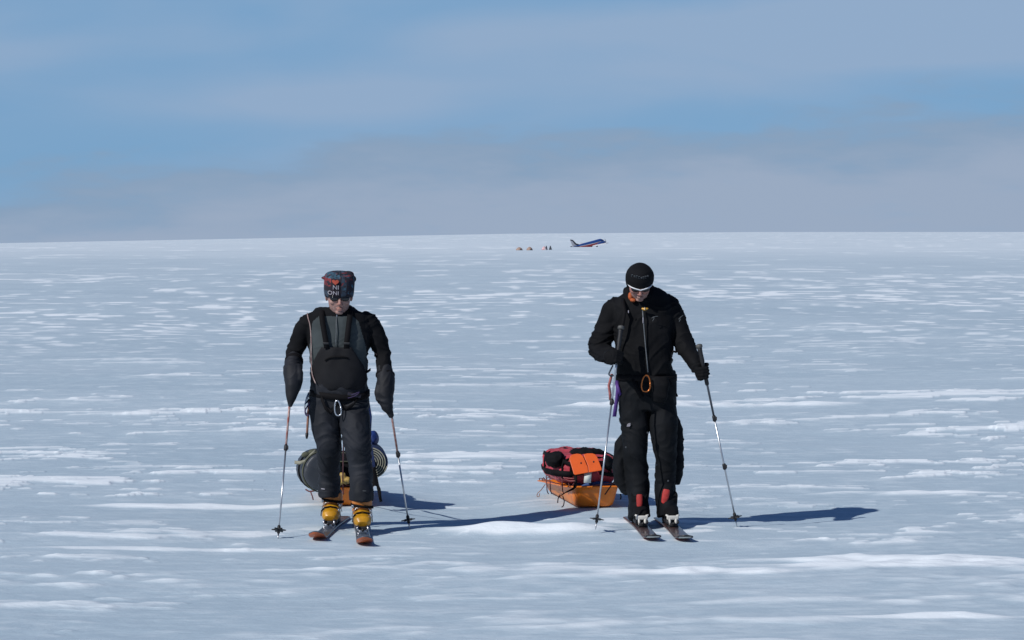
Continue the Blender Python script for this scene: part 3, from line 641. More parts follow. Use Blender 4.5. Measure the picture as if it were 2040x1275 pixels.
def carabiner(c, h, w2, tilt, m, label, gate=True):
    T = Matrix.Translation(c) @ Euler((0, R(tilt), 0)).to_matrix().to_4x4(); bm = bmesh.new(); pts = []
    for k in range(24):
        a = 2 * math.pi * k / 24; x = w2 * math.copysign(abs(math.cos(a)) ** 0.75, math.cos(a)) * (1 - 0.18 * math.sin(a)); z = h / 2 * math.sin(a); pts.append((x, 0, z))
    n = len(pts); rings = []
    for i, p in enumerate(pts):
        a = Vector(pts[i - 1]); b = Vector(pts[(i + 1) % n]); t = (b - a).normalized(); s = Vector((0, 1, 0)); d = t.cross(s)
        rings.append([bm.verts.new(Vector(p) + (s * math.cos(q) + d * math.sin(q)) * 0.0052) for q in [2 * math.pi * j / 8 for j in range(8)]])
    for i in range(n):
        A_, B_ = rings[i], rings[(i + 1) % n]
        for j in range(8): bm.faces.new((A_[j], A_[(j + 1) % 8], B_[(j + 1) % 8], B_[j]))
    tube(bm, [((w2 * 1.02, -0.001, -h * 0.22), 0.0062), ((w2 * 0.96, -0.001, h * 0.12), 0.0068)], 8)
    bm.transform(T); o = link('carabiner', bm, m, None); setp(o, label, 'carabiner', None); return o
carabiner(P(673, 813, YL - 0.19), 0.105, 0.022, -6, M['alu'], 'silver carabiner hanging from the front of the harness over the bib trousers')

# ---- mitts
def mitt(name, rows, thumb, cuff, parent, Y, seed):
    bm = bmesh.new(); tube(bm, [(p, a, a * 1.2) for p, a, b in limb_pts(rows, Y)], 22); tube(bm, limb_pts(thumb, Y), 14)
    me = fold(fuse(bm, 0.006, 5), 0.006, (9, 9, 14), 0.006, 9, seed); o = link(name, me, M['mitt'], parent)
    bm = bmesh.new(); tube(bm, limb_pts(cuff, Y), 20); link('cuff_band', fuse(bm, 0.005, 2), M['strap'], o); return o
mitt('mitt', [(586, 713, 0.0, 14.5, 1), (585, 724, -0.05, 17, 1), (584, 742, -0.10, 19.5, 1), (585, 757, -0.14, 18.5, 1), (583, 773, -0.17, 15.5, 1), (580.5, 789, -0.185, 10, 1), (579, 801, -0.195, 6.5, 1), (578, 811, -0.20, 4.5, 1)], [(593, 729, -0.12, 8, 1), (597, 743, -0.16, 8, 1), (595, 758, -0.18, 7.5, 1)], [(586, 716, -0.02, 18.5, 1.1), (585.5, 722, -0.04, 19, 1.1)], LM, YL, 2.0)
mitt('mitt', [(767, 735, 0.0, 16.5, 1), (768, 750, -0.03, 17.5, 1), (767.5, 770, -0.06, 18, 1), (766, 787, -0.08, 19, 1), (768, 800, -0.09, 16, 1), (772, 813, -0.09, 10.5, 1), (777, 823, -0.09, 6.5, 1), (780, 831, -0.09, 4.5, 1)], [(757, 768, -0.10, 9, 1), (754.5, 785, -0.12, 9.5, 1), (757, 798, -0.12, 8, 1)], [(767.5, 744, -0.02, 19.5, 1.1), (767.5, 750, -0.03, 19.5, 1.1)], LM, YL, 6.0)

# ---- hat: patterned tube folded flat at the top
def hat_surf(x, z):
    r = 0.1055 - 0.12 * max(0, z - 0.09); return -0.0035 - r * max(0.02, 1 - min(0.999, abs(x / 0.097)) ** 2.5) ** 0.4
def hb(t):
    tube(t, [((0, 0.004, -0.022), 0.084, 0.100), ((0, 0.002, 0.008), 0.089, 0.104), ((0, 0.002, 0.04), 0.0935, 0.106), ((0, 0.003, 0.08), 0.094, 0.104), ((-0.001, 0.004, 0.115), 0.094, 0.098), ((-0.002, 0.004, 0.145), 0.091, 0.080), ((-0.002, 0.004, 0.160), 0.075, 0.055), ((-0.002, 0.004, 0.168), 0.05, 0.03)], 30, exp=2.5)
    ball(t, (-0.094, 0.0, 0.125), (0.022, 0.018, 0.012)); ball(t, (0.086, 0.0, 0.118), (0.018, 0.02, 0.022))
    ball(t, (0.055, 0.01, 0.150), (0.035, 0.04, 0.022))
ht = bmesh.new(); hb(ht)
for v in ht.verts:
    if v.co.z < 0.0 and v.co.y < 0.03: v.co.z += 0.034 * min(1, (0.03 - v.co.y) / 0.07)
ht.transform(TL); hm = fold(fuse(ht, 0.0045, 4), 0.003, (8, 8, 8), 0.003, 12, 2)
def hat_asg(c, n):
    q = c @ Ti[:3, :3].T + Ti[:3, 3]; x, y, z = q.T
    i = np.where(x < 0.004, 0, 1)
    i = np.where((x > 0.040) , 2, i)
    i = np.where((z > 0.135) & (x < 0.0), 3, i)
    i = np.where((x < -0.056) & (z < 0.135) & (z > 0.085), 4, i)
    i = np.where((x < -0.07) & (z < 0.05), 1, i)
    i = np.where((z > 0.12) & (x > 0.03), 0, i)
    i = np.where((x > 0.062) & (z < 0.06), 1, i)
    bl = noise3(q * 34.0); b2 = noise3(q * 41.0 + 7)
    i = np.where((bl > 0.28) & (x > 0.0), 3, i); i = np.where((b2 > 0.30) & (x > 0.0), 0, i); i = np.where((b2 < -0.34) & (z > 0.09), 4, i); i = np.where((bl < -0.30), 0, i)
    i = np.where(np.abs(x - 0.004) < 0.004, 0, i)
    return i
hat = link('tube_hat', hm, [M['hatblack'], M['hatblue'], M['hatnavy'], M['hatteal'], M['hatred']], LM, assign=hat_asg, label='dark tube hat printed with pale letters, a red heart and blue panels')
link('hat_lettering', text_on('NI', 0.040, TL, -0.027, 0.068, hat_surf), M['print_white'], hat, False)
link('hat_lettering', text_on('ONI', 0.038, TL, -0.042, 0.030, hat_surf), M['print_white'], hat, False)
def heart(t):
    n = 28; ring = []; rb = []
    for k in range(n):
        a = 2 * math.pi * k / n; x = 16 * math.sin(a) ** 3; z = 13 * math.cos(a) - 5 * math.cos(2 * a) - 2 * math.cos(3 * a) - math.cos(4 * a)
        X = -0.030 + x * 0.0013; Z = 0.117 + z * 0.0012; y = hat_surf(X, Z)
        ring.append(t.verts.new((X, y - 0.004, Z))); rb.append(t.verts.new((X, y + 0.006, Z)))
    t.faces.new(ring); t.faces.new(rb[::-1])
    for k in range(n): t.faces.new((ring[k], rb[k], rb[(k + 1) % n], ring[(k + 1) % n]))
ht = bmesh.new(); heart(ht); ht.transform(TL); link('heart_print', ht, M['orangered'], hat, False)

# ---- sunglasses
def glasses(T, parent, frame_m, lens_m, z=0.000, white=False):
    t = bmesh.new(); 
    for k in (-1, 1): ball(t, (k * 0.034, -0.089 + 0.000, z), (0.028, 0.012, 0.0185), Euler((0.1, 0, k * 0.30)).to_matrix())
    t.transform(T); o = link('sunglasses', t, lens_m, parent)
    t = bmesh.new()
    wire(t, [(-0.082, 0.012, z + 0.016), (-0.080, -0.03, z + 0.017), (-0.068, -0.074, z + 0.018), (-0.040, -0.099, z + 0.017), (-0.012, -0.106, z + 0.011), (0, -0.108, z + 0.008), (0.012, -0.106, z + 0.011), (0.040, -0.099, z + 0.017), (0.068, -0.074, z + 0.018), (0.080, -0.03, z + 0.017), (0.082, 0.012, z + 0.016)], 0.0042 if white else 0.003)
    t.transform(T); link('glasses_frame', t, frame_m, o)
glasses(TL, LM, M['lens'], M['lens'], 0.001)

# ---- pale cord, boots
bm = bmesh.new(); wire(bm, [P(612, 624, YL + 0.0), P(614, 634, YL - 0.045), P(618, 650, YL - 0.062), P(620, 680, YL - 0.080), P(620, 715, YL - 0.092), P(622, 745, YL - 0.108), P(629, 764, YL - 0.135)], 0.0040); link('pale_cord', bm, M['cordw'], LM)
bm = bmesh.new(); ribbon(bm, [P(727, 742, YL - 0.03), P(733, 740, YL - 0.05), P(738, 736, YL - 0.06)], (0, 0.004, 0.008), 0.003); link('side_tab', bm, M['mitt'], LM)
skiA_tip, skiA_tail = (GX(627, 17.34), 17.34), (GX(684, 18.92), 18.92)
skiB_tip, skiB_tail = (GX(726, 17.05), 17.05), (GX(716, 18.65), 18.65)
def along(tip, tail, y): t = (y - tip[1]) / (tail[1] - tip[1]); return (tip[0] + (tail[0] - tip[0]) * t, y)
def boots_left(toe, tip, tail):
    ax = (tip[0] - tail[0], tip[1] - tail[1])
    sh, Q, s_, a_ = boot(LM, toe, ax, M['yboot'], M['oboot'], 0.2, w_=1.14)
    sz = 0.042
    for (y, z, r1, tl) in ((-0.050, 0.100, 0.061, 0.0), (-0.110, 0.125, 0.062, 0.004)):
        bm = bmesh.new(); ribbon(bm, [Q(-r1, y - 0.02, sz + z - 0.050), Q(-r1 * 0.93, y, sz + z - 0.015), Q(-r1 * 0.6, y, sz + z + 0.010), Q(0, y + 0.004, sz + z + 0.018 + tl), Q(r1 * 0.6, y, sz + z + 0.010), Q(r1 * 0.93, y, sz + z - 0.015), Q(r1, y - 0.02, sz + z - 0.050)], tuple(a_ * 0.006 + Vector((0, 0, 0.004))), 0.0025)
        bk = link('buckle_strap', bm, M['strap'] if y > -0.1 else M['metal'], sh)
        bm = bmesh.new(); box(bm, Q(-0.052, y - 0.005, sz + z - 0.008), (0.016, 0.034, 0.02), None, 0.004); link('buckle', bm, M['metal'], bk)
    for zc, m_ in ((0.150, M['strap']),):
        bm = bmesh.new(); hp = []
        for k in range(17):
            a = math.pi * (1 + k / 16); hp.append(Q(math.cos(a) * 0.067, -0.175 - math.sin(a) * 0.081, sz + zc + 0.010 * math.cos(a)))
        ribbon(bm, hp, (0, 0, 0.0085), 0.004); b2 = link('cuff_strap', bm, m_, sh)
        bm = bmesh.new(); box(bm, Q(0.056, -0.125, sz + zc), (0.018, 0.04, 0.022), None, 0.004); link('buckle', bm, M['metal'], b2)
    return sh
boots_left(along(skiA_tip, skiA_tail, 18.10), skiA_tip, skiA_tail)
boots_left(along(skiB_tip, skiB_tail, 17.72), skiB_tip, skiB_tail)
bA = along(skiA_tip, skiA_tail, 18.09); bB = along(skiB_tip, skiB_tail, 17.71)
ski(skiA_tip, skiA_tail, 0.115, M['skitopb'], M['skior'], 'orange-based ski under the trailing yellow boot, its tip pointing outwards', boot_at=bA, toem=M['metal'], heelm=M['rubber'])
ski(skiB_tip, skiB_tail, 0.112, M['skitopb'], M['skior'], 'orange-based ski under the leading yellow boot, pointing straight ahead', boot_at=bB, toem=M['metal'], heelm=M['rubber'])
pole(poleL_top, poleL_tip, 'reddish telescopic pole planted beyond the mitt farthest from the black-jacketed skier', M['polered'], M['alu'], 0.545, [0.545], grip=0.12)
pole(poleR_top, poleR_tip, 'reddish telescopic pole planted between the two skiers', M['polered'], M['alu'], 0.505, [0.505], grip=0.12)
bm = bmesh.new(); box(bm, P(643.5, 974, YL - 0.015), (0.026, 0.003, 0.007), Euler((0, 0.15, 0)).to_matrix(), 0.001); link('reflective_tab', bm, M['print_white'], LM)
bm = bmesh.new(); box(bm, P(726, 978, YL - 0.36), (0.024, 0.003, 0.007), None, 0.001); link('reflective_tab', bm, M['print_grey'], LM)
# gear on the hip
t = thing('ice_axe', 'small ice axe with a brown shaft hanging head up at the bib-trousered hip', 'ice axe', P(612, 868, YL))
bm = bmesh.new(); tube(bm, [(P(611.5, 868, YL - 0.01), 0.0085), (P(613, 840, YL - 0.01), 0.0085), (P(616, 800, YL), 0.0085)], 10); link('shaft', bm, M['wood'], t)
bm = bmesh.new(); tube(bm, [(P(611, 874, YL - 0.01), 0.006), (P(611.3, 868, YL - 0.01), 0.011), (P(611.6, 863, YL - 0.01), 0.011)], 10); link('end_cap', bm, M['rubber'], t)
bm = bmesh.new(); tube(bm, [(P(607, 806, YL - 0.09), 0.003), (P(613, 799, YL - 0.04), 0.008), (P(616, 797, YL), 0.011), (P(613, 800, YL + 0.05), 0.006)], 8, ref=(0, 0, 1)); link('axe_head', bm, M['metal'], t)
bm = bmesh.new(); wire(bm, [P(615, 782, YL), P(610, 795, YL - 0.02), P(607, 812, YL - 0.02), P(610, 826, YL - 0.01), P(614, 812, YL), P(613, 792, YL - 0.01), P(618, 784, YL)], 0.0048)
setp(link('gear_sling', bm, M['alu'], None), 'pale looped sling on the harness side above the ice axe', 'sling')
bm = bmesh.new(); wire(bm, [P(618, 800, YL - 0.03), P(608, 818, YL - 0.03), P(611, 828, YL - 0.03), P(618, 822, YL - 0.03), P(616, 806, YL - 0.03)], 0.005); setp(link('accessory_cord', bm, M['dpurple'], None), 'dark purple cord loop hanging beside the pale sling', 'cord')

# ================================================================== right skier
YR = 18.42
RM = thing('person', 'taller skier in a black hooded jacket, black beanie and white-framed sunglasses, looking down', 'person', (GX(1303, 18.4), 18.45, 0))
TR = head_T(P(1274, 563, YR - 0.11), 31, 2, 1, 1.03)
pR_tip = P(1468.5, 1050, 18.32); pR_top = P(1392.5, 688, 18.20)
pL_tip = P(1186.5, 1055, 17.80); pL_top = P(1237.5, 651, 18.13)
GRr = pR_tip + (pR_top - pR_tip) * 0.853; GLr = pL_tip + (pL_top - pL_tip) * 0.845
wR = Vector((-0.75, 0.55, 0.25)); wL = Vector((-0.8, -0.45, 0.1))
bm = bmesh.new(); head_parts(bm, TR)
tube(bm, [(P(1275, 572, YR - 0.06), 0.055, 0.06), (P(1278, 596, YR - 0.01), 0.06, 0.062), (P(1282, 620, YR + 0.04), 0.07, 0.07)], 20)
tube(bm, torso_pts([(1245, 1318, 612, 0.04, 0.08), (1232, 1330, 640, 0.03, 0.10), (1238, 1330, 700, 0.0, 0.11), (1242, 1334, 750, 0, 0.10), (1244, 1338, 800, 0, 0.10)], YR), 20)
hwR = hand(bm, GRr, pR_top - pR_tip, wR, 0.85); hwL = hand(bm, GLr, pL_top - pL_tip, wL, 0.85)
tube(bm, limb_pts([(1235, 615, 0.05, 13, 1), (1208, 655, 0.03, 12, 1), (1191, 693, -0.03, 10, 1), (1206, 705, -0.12, 9, 1), (1218, 709, -0.19, 8, 1)], YR) + [(hwL, 0.024, 0.026)], 14)
tube(bm, limb_pts([(1325, 612, 0.05, 13, 1), (1350, 655, 0.03, 12, 1), (1366, 695, -0.03, 10, 1), (1384, 722, -0.13, 8.5, 1)], YR) + [(hwR, 0.026, 0.03)], 14)
for rows in ([(1265, 800, 0, 18, 1), (1268, 900, 0.0, 14, 1), (1275, 1000, 0.08, 11, 1.1), (1277, 1028, 0.1, 10, 1.3)], [(1318, 800, 0, 18, 1), (1322, 900, 0, 14, 1), (1328, 1000, 0.08, 11, 1.1), (1330, 1026, 0.1, 10, 1.3)]):
    tube(bm, limb_pts(rows, YR), 14)
TiR = np.array(TR.inverted())
def skin_asg2(c, n):
    q = c @ TiR[:3, :3].T + TiR[:3, 3]
    return np.where((q[:, 2] < -0.050) & (q[:, 1] < 0.0), 1, 0)
link('body', fuse(bm, 0.0042, 4, 0.5), [M['skinred'], M['stubble']], RM, assign=skin_asg2)

# ---- jacket
bm = bmesh.new()
tube(bm, torso_pts([(1244, 1314, 578, 0.07, 0.070), (1234, 1326, 587, 0.06, 0.092), (1225, 1337, 598, 0.045, 0.112), (1219, 1342, 612, 0.035, 0.126), (1220, 1342, 632, 0.025, 0.138), (1222, 1341, 655, 0.01, 0.145), (1226, 1339, 685, 0.0, 0.148), (1229, 1339, 715, -0.01, 0.150), (1229, 1341, 738, -0.01, 0.150), (1231, 1342, 750, -0.01, 0.148)], YR), 30, exp=2.4)
tube(bm, limb_pts([(1240, 606, 0.05, 19, 1), (1224, 620, 0.05, 23, 1), (1210, 645, 0.045, 22, 1), (1200, 671, 0.02, 20.5, 1), (1193, 692, -0.02, 20, 1)], YR), 22)
tube(bm, limb_pts([(1191, 690, -0.02, 18, 1), (1196, 702, -0.05, 18, 1), (1206, 706, -0.12, 17, 1), (1218, 709, -0.19, 15, 1), (1226, 712, -0.235, 13, 1)], YR), 22, ref=(0.3, 1, 0.3))
ball(bm, P(1190, 697, YR - 0.02), 0.060)
tube(bm, limb_pts([(1320, 599, 0.05, 19, 1), (1334, 613, 0.05, 21.5, 1), (1346, 638, 0.045, 20, 1), (1355, 668, 0.02, 18, 1), (1364, 690, -0.02, 17, 1), (1374, 708, -0.07, 15.5, 1), (1384, 724, -0.13, 13.5, 1), (1389, 732, -0.16, 12.5, 1)], YR), 22)
jk = fold(fuse(bm, 0.007, 6), 0.010, (6, 6, 11), 0.010, 5, 8.0, mask=lambda c: np.where(np.abs(c[:, 0] - GX(1282, YR)) > 0.2, 1.25, 0.8))
jo = link('jacket', jk, M['jacket'], RM)
# hood lying round the neck and collar
bm = bmesh.new()
for k in range(15):
    a = math.pi * (0.5 + (k - 7) / 7.4 * 1.06); c = P(1277, 584, YR + 0.055) + Vector((0.098 * math.cos(a), 0.105 * math.sin(a), 0.030 * math.sin(a)))
    ball(bm, c + Vector((0, 0, -0.012 * (1 if abs(k - 7) > 4 else 0))), (0.036, 0.034, 0.042), sub=2)
tube(bm, [(P(1276, 586, YR + 0.05), 0.100, 0.095), (P(1277, 604, YR + 0.03), 0.118, 0.122), (P(1280, 618, YR + 0.03), 0.135, 0.13)], 24)
link('hood', fold(fuse(bm, 0.006, 6), 0.006, (8, 8, 9), 0.005, 9, 5), M['jacket'], RM)
bm = bmesh.new(); ball(bm, P(1256, 590, YR - 0.095), (0.017, 0.024, 0.030)); ball(bm, P(1261, 598, YR - 0.105), (0.020, 0.020, 0.014)); link('neck_gaiter', fold(fuse(bm, 0.004, 3), 0.003, (20, 20, 30), 0.002, 20, 3), M['neckor'], RM)
ft = lambda px, py, d: P(px, py, YR - d)
bm = bmesh.new(); ribbon(bm, [ft(1280, 614, 0.13), ft(1281, 630, 0.150), ft(1283, 655, 0.160), ft(1286, 690, 0.170), ft(1289, 720, 0.176), ft(1291, 742, 0.176)], (0.0038, 0, 0), 0.003); zo = link('jacket_zip', bm, M['zipm'], jo)
bm = bmesh.new(); box(bm, ft(1281, 638, 0.160), (0.006, 0.004, 0.04), None, 0.001); link('zip_pull', bm, M['print_white'], zo)
bm = bmesh.new(); ball(bm, ft(1284, 616, 0.148), (0.014, 0.01, 0.012)); ball(bm, ft(1289, 615, 0.145), (0.011, 0.008, 0.008)); ball(bm, ft(1280, 615, 0.145), (0.009, 0.008, 0.008)); bm = bmesh_fuse(bm); link('toggle', bm, M['gold'], jo)
bm = bmesh.new(); box(bm, ft(1284.5, 615, 0.159), (0.004, 0.004, 0.016), None, 0.001); link('toggle_core', bm, M['label'], jo)
bm = bmesh.new()   # small chest mark
wire(bm, [ft(1298, 634, 0.162), ft(1304, 631, 0.164), ft(1311, 630, 0.163)], 0.0016); wire(bm, [ft(1300, 640, 0.163), ft(1303, 634, 0.164), ft(1302, 631, 0.163)], 0.0018); link('chest_mark', bm, M['zipm'], jo)
bm = bmesh.new(); wire(bm, [P(1352, 636, YR - 0.055), P(1357, 631, YR - 0.05), P(1361, 628, YR - 0.04)], 0.002); wire(bm, [P(1353, 641, YR - 0.06), P(1356, 635, YR - 0.06)], 0.002); link('sleeve_mark', bm, M['zipm'], jo)
# backpack shoulder straps with small buckles
for pts in ([(1240, 592, 0.02), (1241, 604, 0.11), (1245, 622, 0.155), (1241, 645, 0.163), (1236, 668, 0.160), (1230, 690, 0.14)],):
    bm = bmesh.new(); ribbon(bm, [ft(a, b, d) for a, b, d in pts], (0.012, 0, 0.003), 0.003); s_ = link('harness_strap', bm, M['strap'], RM)
    bm = bmesh.new(); box(bm, ft(1252, 621, 0.163), (0.006, 0.004, 0.018), None, 0.001); link('strap_clip', bm, M['print_white'], s_)
bm = bmesh.new(); ribbon(bm, [P(1334, 698, YR - 0.06), P(1342, 700, YR - 0.08), P(1348, 702, YR - 0.08)], (0, 0.004, 0.006), 0.002); link('hem_cord', bm, M['strap'], jo)

# ---- trousers
bm = bmesh.new()
tube(bm, torso_pts([(1232, 1344, 742, -0.0, 0.138), (1230, 1348, 765, 0.0, 0.142), (1231, 1350, 790, 0.0, 0.140), (1238, 1344, 815, 0.0, 0.12)], YR), 30, exp=2.4)
tube(bm, limb_pts([(1262, 775, 0.0, 30, 1.05), (1263, 820, -0.01, 29, 1.1), (1265, 860, -0.02, 27, 1.1), (1266, 900, -0.03, 23.5, 1.15), (1269, 940, 0.0, 22.5, 1.15), (1271, 975, -0.01, 20.5, 1.35), (1272, 1005, -0.05, 20, 1.8), (1273, 1020, -0.07, 21, 2.1), (1274, 1032, -0.08, 21, 2.2)], YR), 24)
tube(bm, limb_pts([(1320, 775, 0.0, 29, 1.05), (1320, 820, -0.01, 28, 1.1), (1322, 860, -0.04, 26, 1.1), (1326, 900, -0.05, 22.5, 1.15), (1326, 935, -0.02, 20.5, 1.2), (1325, 965, -0.01, 18.5, 1.4), (1325, 990, -0.04, 19.5, 1.75), (1328, 1012, -0.07, 21, 2.0), (1330, 1029, -0.08, 21, 2.2)], YR), 24)
# loose side panels flapping at the knees
tube(bm, limb_pts([(1243, 868, 0.03, 6, 1.2), (1238, 884, 0.05, 12, 1.2), (1237, 905, 0.06, 14, 1.2), (1235, 930, 0.06, 14, 1.2), (1238, 955, 0.06, 14, 1.2), (1244, 972, 0.05, 10, 1.2), (1250, 985, 0.04, 6, 1.2)], YR), 16)
tube(bm, limb_pts([(1344, 830, 0.03, 6, 1.2), (1348, 850, 0.05, 9, 1.2), (1350, 880, 0.06, 11, 1.2), (1350, 915, 0.06, 12.5, 1.2), (1350, 945, 0.06, 12.5, 1.2), (1346, 964, 0.05, 8, 1.2)], YR), 16)
to = link('trousers', fold(fuse(bm, 0.007, 5), 0.008, (6, 6, 11), 0.010, 5, 14.0), M['trousers'], RM)
# emblem on the thigh: three nested quarter arcs
bm = bmesh.new()
for k, r_ in enumerate((0.009, 0.016, 0.023)):
    c = P(1256, 850, YR - 0.132); ribbon(bm, [c + Vector((-r_ * math.cos(R(a)), 0.004 * math.cos(R(a)), r_ * math.sin(R(a)))) for a in range(0, 91, 15)], (0, 0, 0), 0.0018) if False else wire(bm, [c + Vector((-r_ * math.cos(R(a)), 0.004, r_ * math.sin(R(a)))) for a in range(0, 91, 18)], 0.0026)
link('thigh_emblem', bm, M['print_white'], to)
for px, py, w_, h_, d, rx in ((1274, 999, 0.046, 0.10, 0.205, 0.0), (1325.5, 989, 0.052, 0.10, 0.190, -0.22)):
    bm = bmesh.new(); c = P(px, py, YR - d); tube(bm, [(c + Vector((k_ * 0.012 * math.sin(rx) * -4, 0.004 * abs(k_), k_ * h_ / 2)), w_ / 2 * r_, 0.016) for k_, r_ in ((-1, 0.55), (-0.85, 0.8), (-0.3, 0.92), (0.4, 1.0), (0.85, 0.95), (1, 0.7))], 16, exp=2.6); link('gaiter_window', bm, M['redlin'], to)
    bm = bmesh.new(); box(bm, P(px + 2, py + 17, YR - d - 0.004), (0.02, 0.01, 0.006), None, 0.001); link('gaiter_hook', bm, M['metal'], to)
for px, py in ((1308, 926), (1331, 958), (1341, 899), (1247, 891), (1290, 862)):
    bm = bmesh.new(); box(bm, P(px, py, YR - 0.135 if px not in (1341, 1247) else YR - 0.10), (0.010, 0.004, 0.012), Euler((0, 0.5, 0)).to_matrix(), 0.001); link('trouser_tab', bm, M['print_grey'], to)
# harness and pouch
bm = bmesh.new(); hp = []
for k in range(33):
    a = 2 * math.pi * k / 32; hp.append(Vector((GX(1288, YR) + math.cos(a) * 0.212, YR - 0.002 + math.sin(a) * 0.163, P(1288, 752, YR).z + 0.006 * math.sin(2 * a))))
ribbon(bm, hp, (0, 0, 0.022), 0.007); hb_ = link('harness_belt', bm, M['strap'], RM)
bm = bmesh.new(); tube(bm, [(P(1314, 752, YR - 0.155), 0.058, 0.035), (P(1315, 768, YR - 0.165), 0.066, 0.042), (P(1314, 788, YR - 0.160), 0.060, 0.038), (P(1312, 800, YR - 0.15), 0.040, 0.028)], 18, exp=2.6); link('belt_pouch', fold(fuse(bm, 0.006, 3), 0.005, (8, 8, 12), 0.004, 8, 3), M['black'], hb_)
for a in ([(1262, 755, 0.15), (1268, 775, 0.155), (1278, 792, 0.150)], [(1330, 756, 0.13), (1339, 772, 0.09), (1347, 790, 0.02)]):
    bm = bmesh.new(); ribbon(bm, [ft(*q) for q in a], (0.014, 0, 0.005), 0.005); link('leg_loop', bm, M['strap'], hb_)
carabiner(P(1287, 764, YR - 0.215), 0.115, 0.030, 3, M['orangec'], 'orange carabiner clipped to the belt of the black-jacketed skier')
# gloves
bm = bmesh.new(); hand(bm, GRr, pR_top - pR_tip, wR, 1.30); tube(bm, limb_pts([(1384, 720, -0.125, 13.5, 1), (1389, 731, -0.16, 14, 1)], YR) + [(hwR + Vector((-0.004, 0.004, 0.004)), 0.040, 0.038)], 18)
link('glove', fold(fuse(bm, 0.004, 3), 0.003, (14, 14, 18), 0.003, 14, 1), M['black'], RM)
bm = bmesh.new(); hand(bm, GLr, pL_top - pL_tip, wL, 1.30); tube(bm, limb_pts([(1218, 709, -0.19, 15, 1)], YR) + [(hwL + Vector((-0.01, 0, 0)), 0.040, 0.038), (hwL, 0.034, 0.034)], 18, ref=(0.2, 1, 0.3))
link('glove', fold(fuse(bm, 0.004, 3), 0.003, (14, 14, 18), 0.003, 14, 2), M['black'], RM)
# beanie
def cap_surf(x, z):
    return 0.006 - 0.110 * math.sqrt(max(0.02, 1 - (x / 0.100) ** 2 - ((z - 0.025) / 0.118) ** 2))
def bn(t):
    tube(t, [((0, 0.010, -0.030), 0.082, 0.078), ((0, 0.004, -0.005), 0.089, 0.094), ((0, 0.000, 0.022), 0.094, 0.106), ((0, 0.002, 0.055), 0.095, 0.106), ((0, 0.005, 0.085), 0.088, 0.098), ((0, 0.008, 0.112), 0.072, 0.082), ((0, 0.010, 0.132), 0.046, 0.054), ((0, 0.010, 0.141), 0.018, 0.020)], 30)
t = bmesh.new(); bn(t)
for v in t.verts:
    if v.co.z < 0.0 and v.co.y < -0.03: v.co.z = 0.016 + v.co.z * 0.2
t.transform(TR); bo = link('beanie', fold(fuse(t, 0.0045, 4), 0.0015, (8, 8, 8), 0.002, 10, 4), M['black'], RM)
bm = bmesh.new()
for k in range(8):
    x = -0.056 + k * 0.0145; z = 0.101 + 0.003 * math.sin(k); hh = 0.0095
    cpt = Vector((x, 0.004 - 0.094 * math.sqrt(max(0.05, 1 - (x / 0.083) ** 2)), z))
    if k % 3 == 1: box(bm, cpt, (0.0095, 0.008, hh), None, 0.001)
    else:
        box(bm, cpt + Vector((0, 0, hh * 0.7)), (0.0105, 0.008, 0.003)); box(bm, cpt - Vector((0, 0, hh * 0.7)), (0.0105, 0.008, 0.003)); box(bm, cpt + Vector((-0.004, 0, 0)), (0.003, 0.0085, hh * 1.8))
bm.transform(TR); link('beanie_print', bm, M['print_grey'], bo, False)
glasses(TR, RM, M['whitef'], M['lens'], -0.002, True)

# skis and boots
skC_tip, skC_tail = (GX(1304, 17.36), 17.36), (GX(1256, 18.90), 18.90)
skD_tip, skD_tail = (GX(1368, 17.33), 17.33), (GX(1317, 18.86), 18.86)
for tip, tail, lab in ((skC_tip, skC_tail, 'brown ski with a dark striped tip, the one nearer the red duffel sled'), (skD_tip, skD_tail, 'brown ski with a dark striped tip, the one farther from the red duffel sled')):
    bp = along(tip, tail, 18.12)
    sh, Q, s_, a_ = boot(RM, along(tip, tail, 18.135), (tip[0] - tail[0], tip[1] - tail[1]), M['black'], M['black'], 0.1, w_=0.95, cuff_h=0.17)
    bm = bmesh.new()   # pale toe bumper straddling the binding
    T_ = Matrix((s_, a_, Vector((0, 0, 1)))).transposed()
    box(bm, Q(0, 0.022, 0.084), (0.084, 0.03, 0.030), T_, 0.008)
    for k in (-1, 1):
        tube(bm, [(Q(k * 0.024, 0.026, 0.084), 0.011), (Q(k * 0.023, 0.034, 0.055), 0.0095), (Q(k * 0.022, 0.040, 0.035), 0.008)], 8)
        tube(bm, [(Q(k * 0.030, 0.020, 0.093), 0.010), (Q(k * 0.050, 0.012, 0.103), 0.006)], 8)
    link('toe_bumper', bm, M['bone'], sh)
    ski(tip, tail, 0.118, M['skitop'], M['skired'], lab, boot_at=bp, toem=M['rubber'], heelm=M['rubber'], tipgraph=True, lift=0.040)
pole(pR_top, pR_tip, 'silver telescopic pole held out on the side away from the red duffel sled', M['poled'], M['alu'], 0.60, [0.335, 0.60], grip=0.13, ext=0.16)
pole(pL_top, pL_tip, 'silver telescopic pole crossing in front of the red duffel sled', M['alu'], M['alu'], 0.625, [0.625], grip=0.13, ext=0.10)
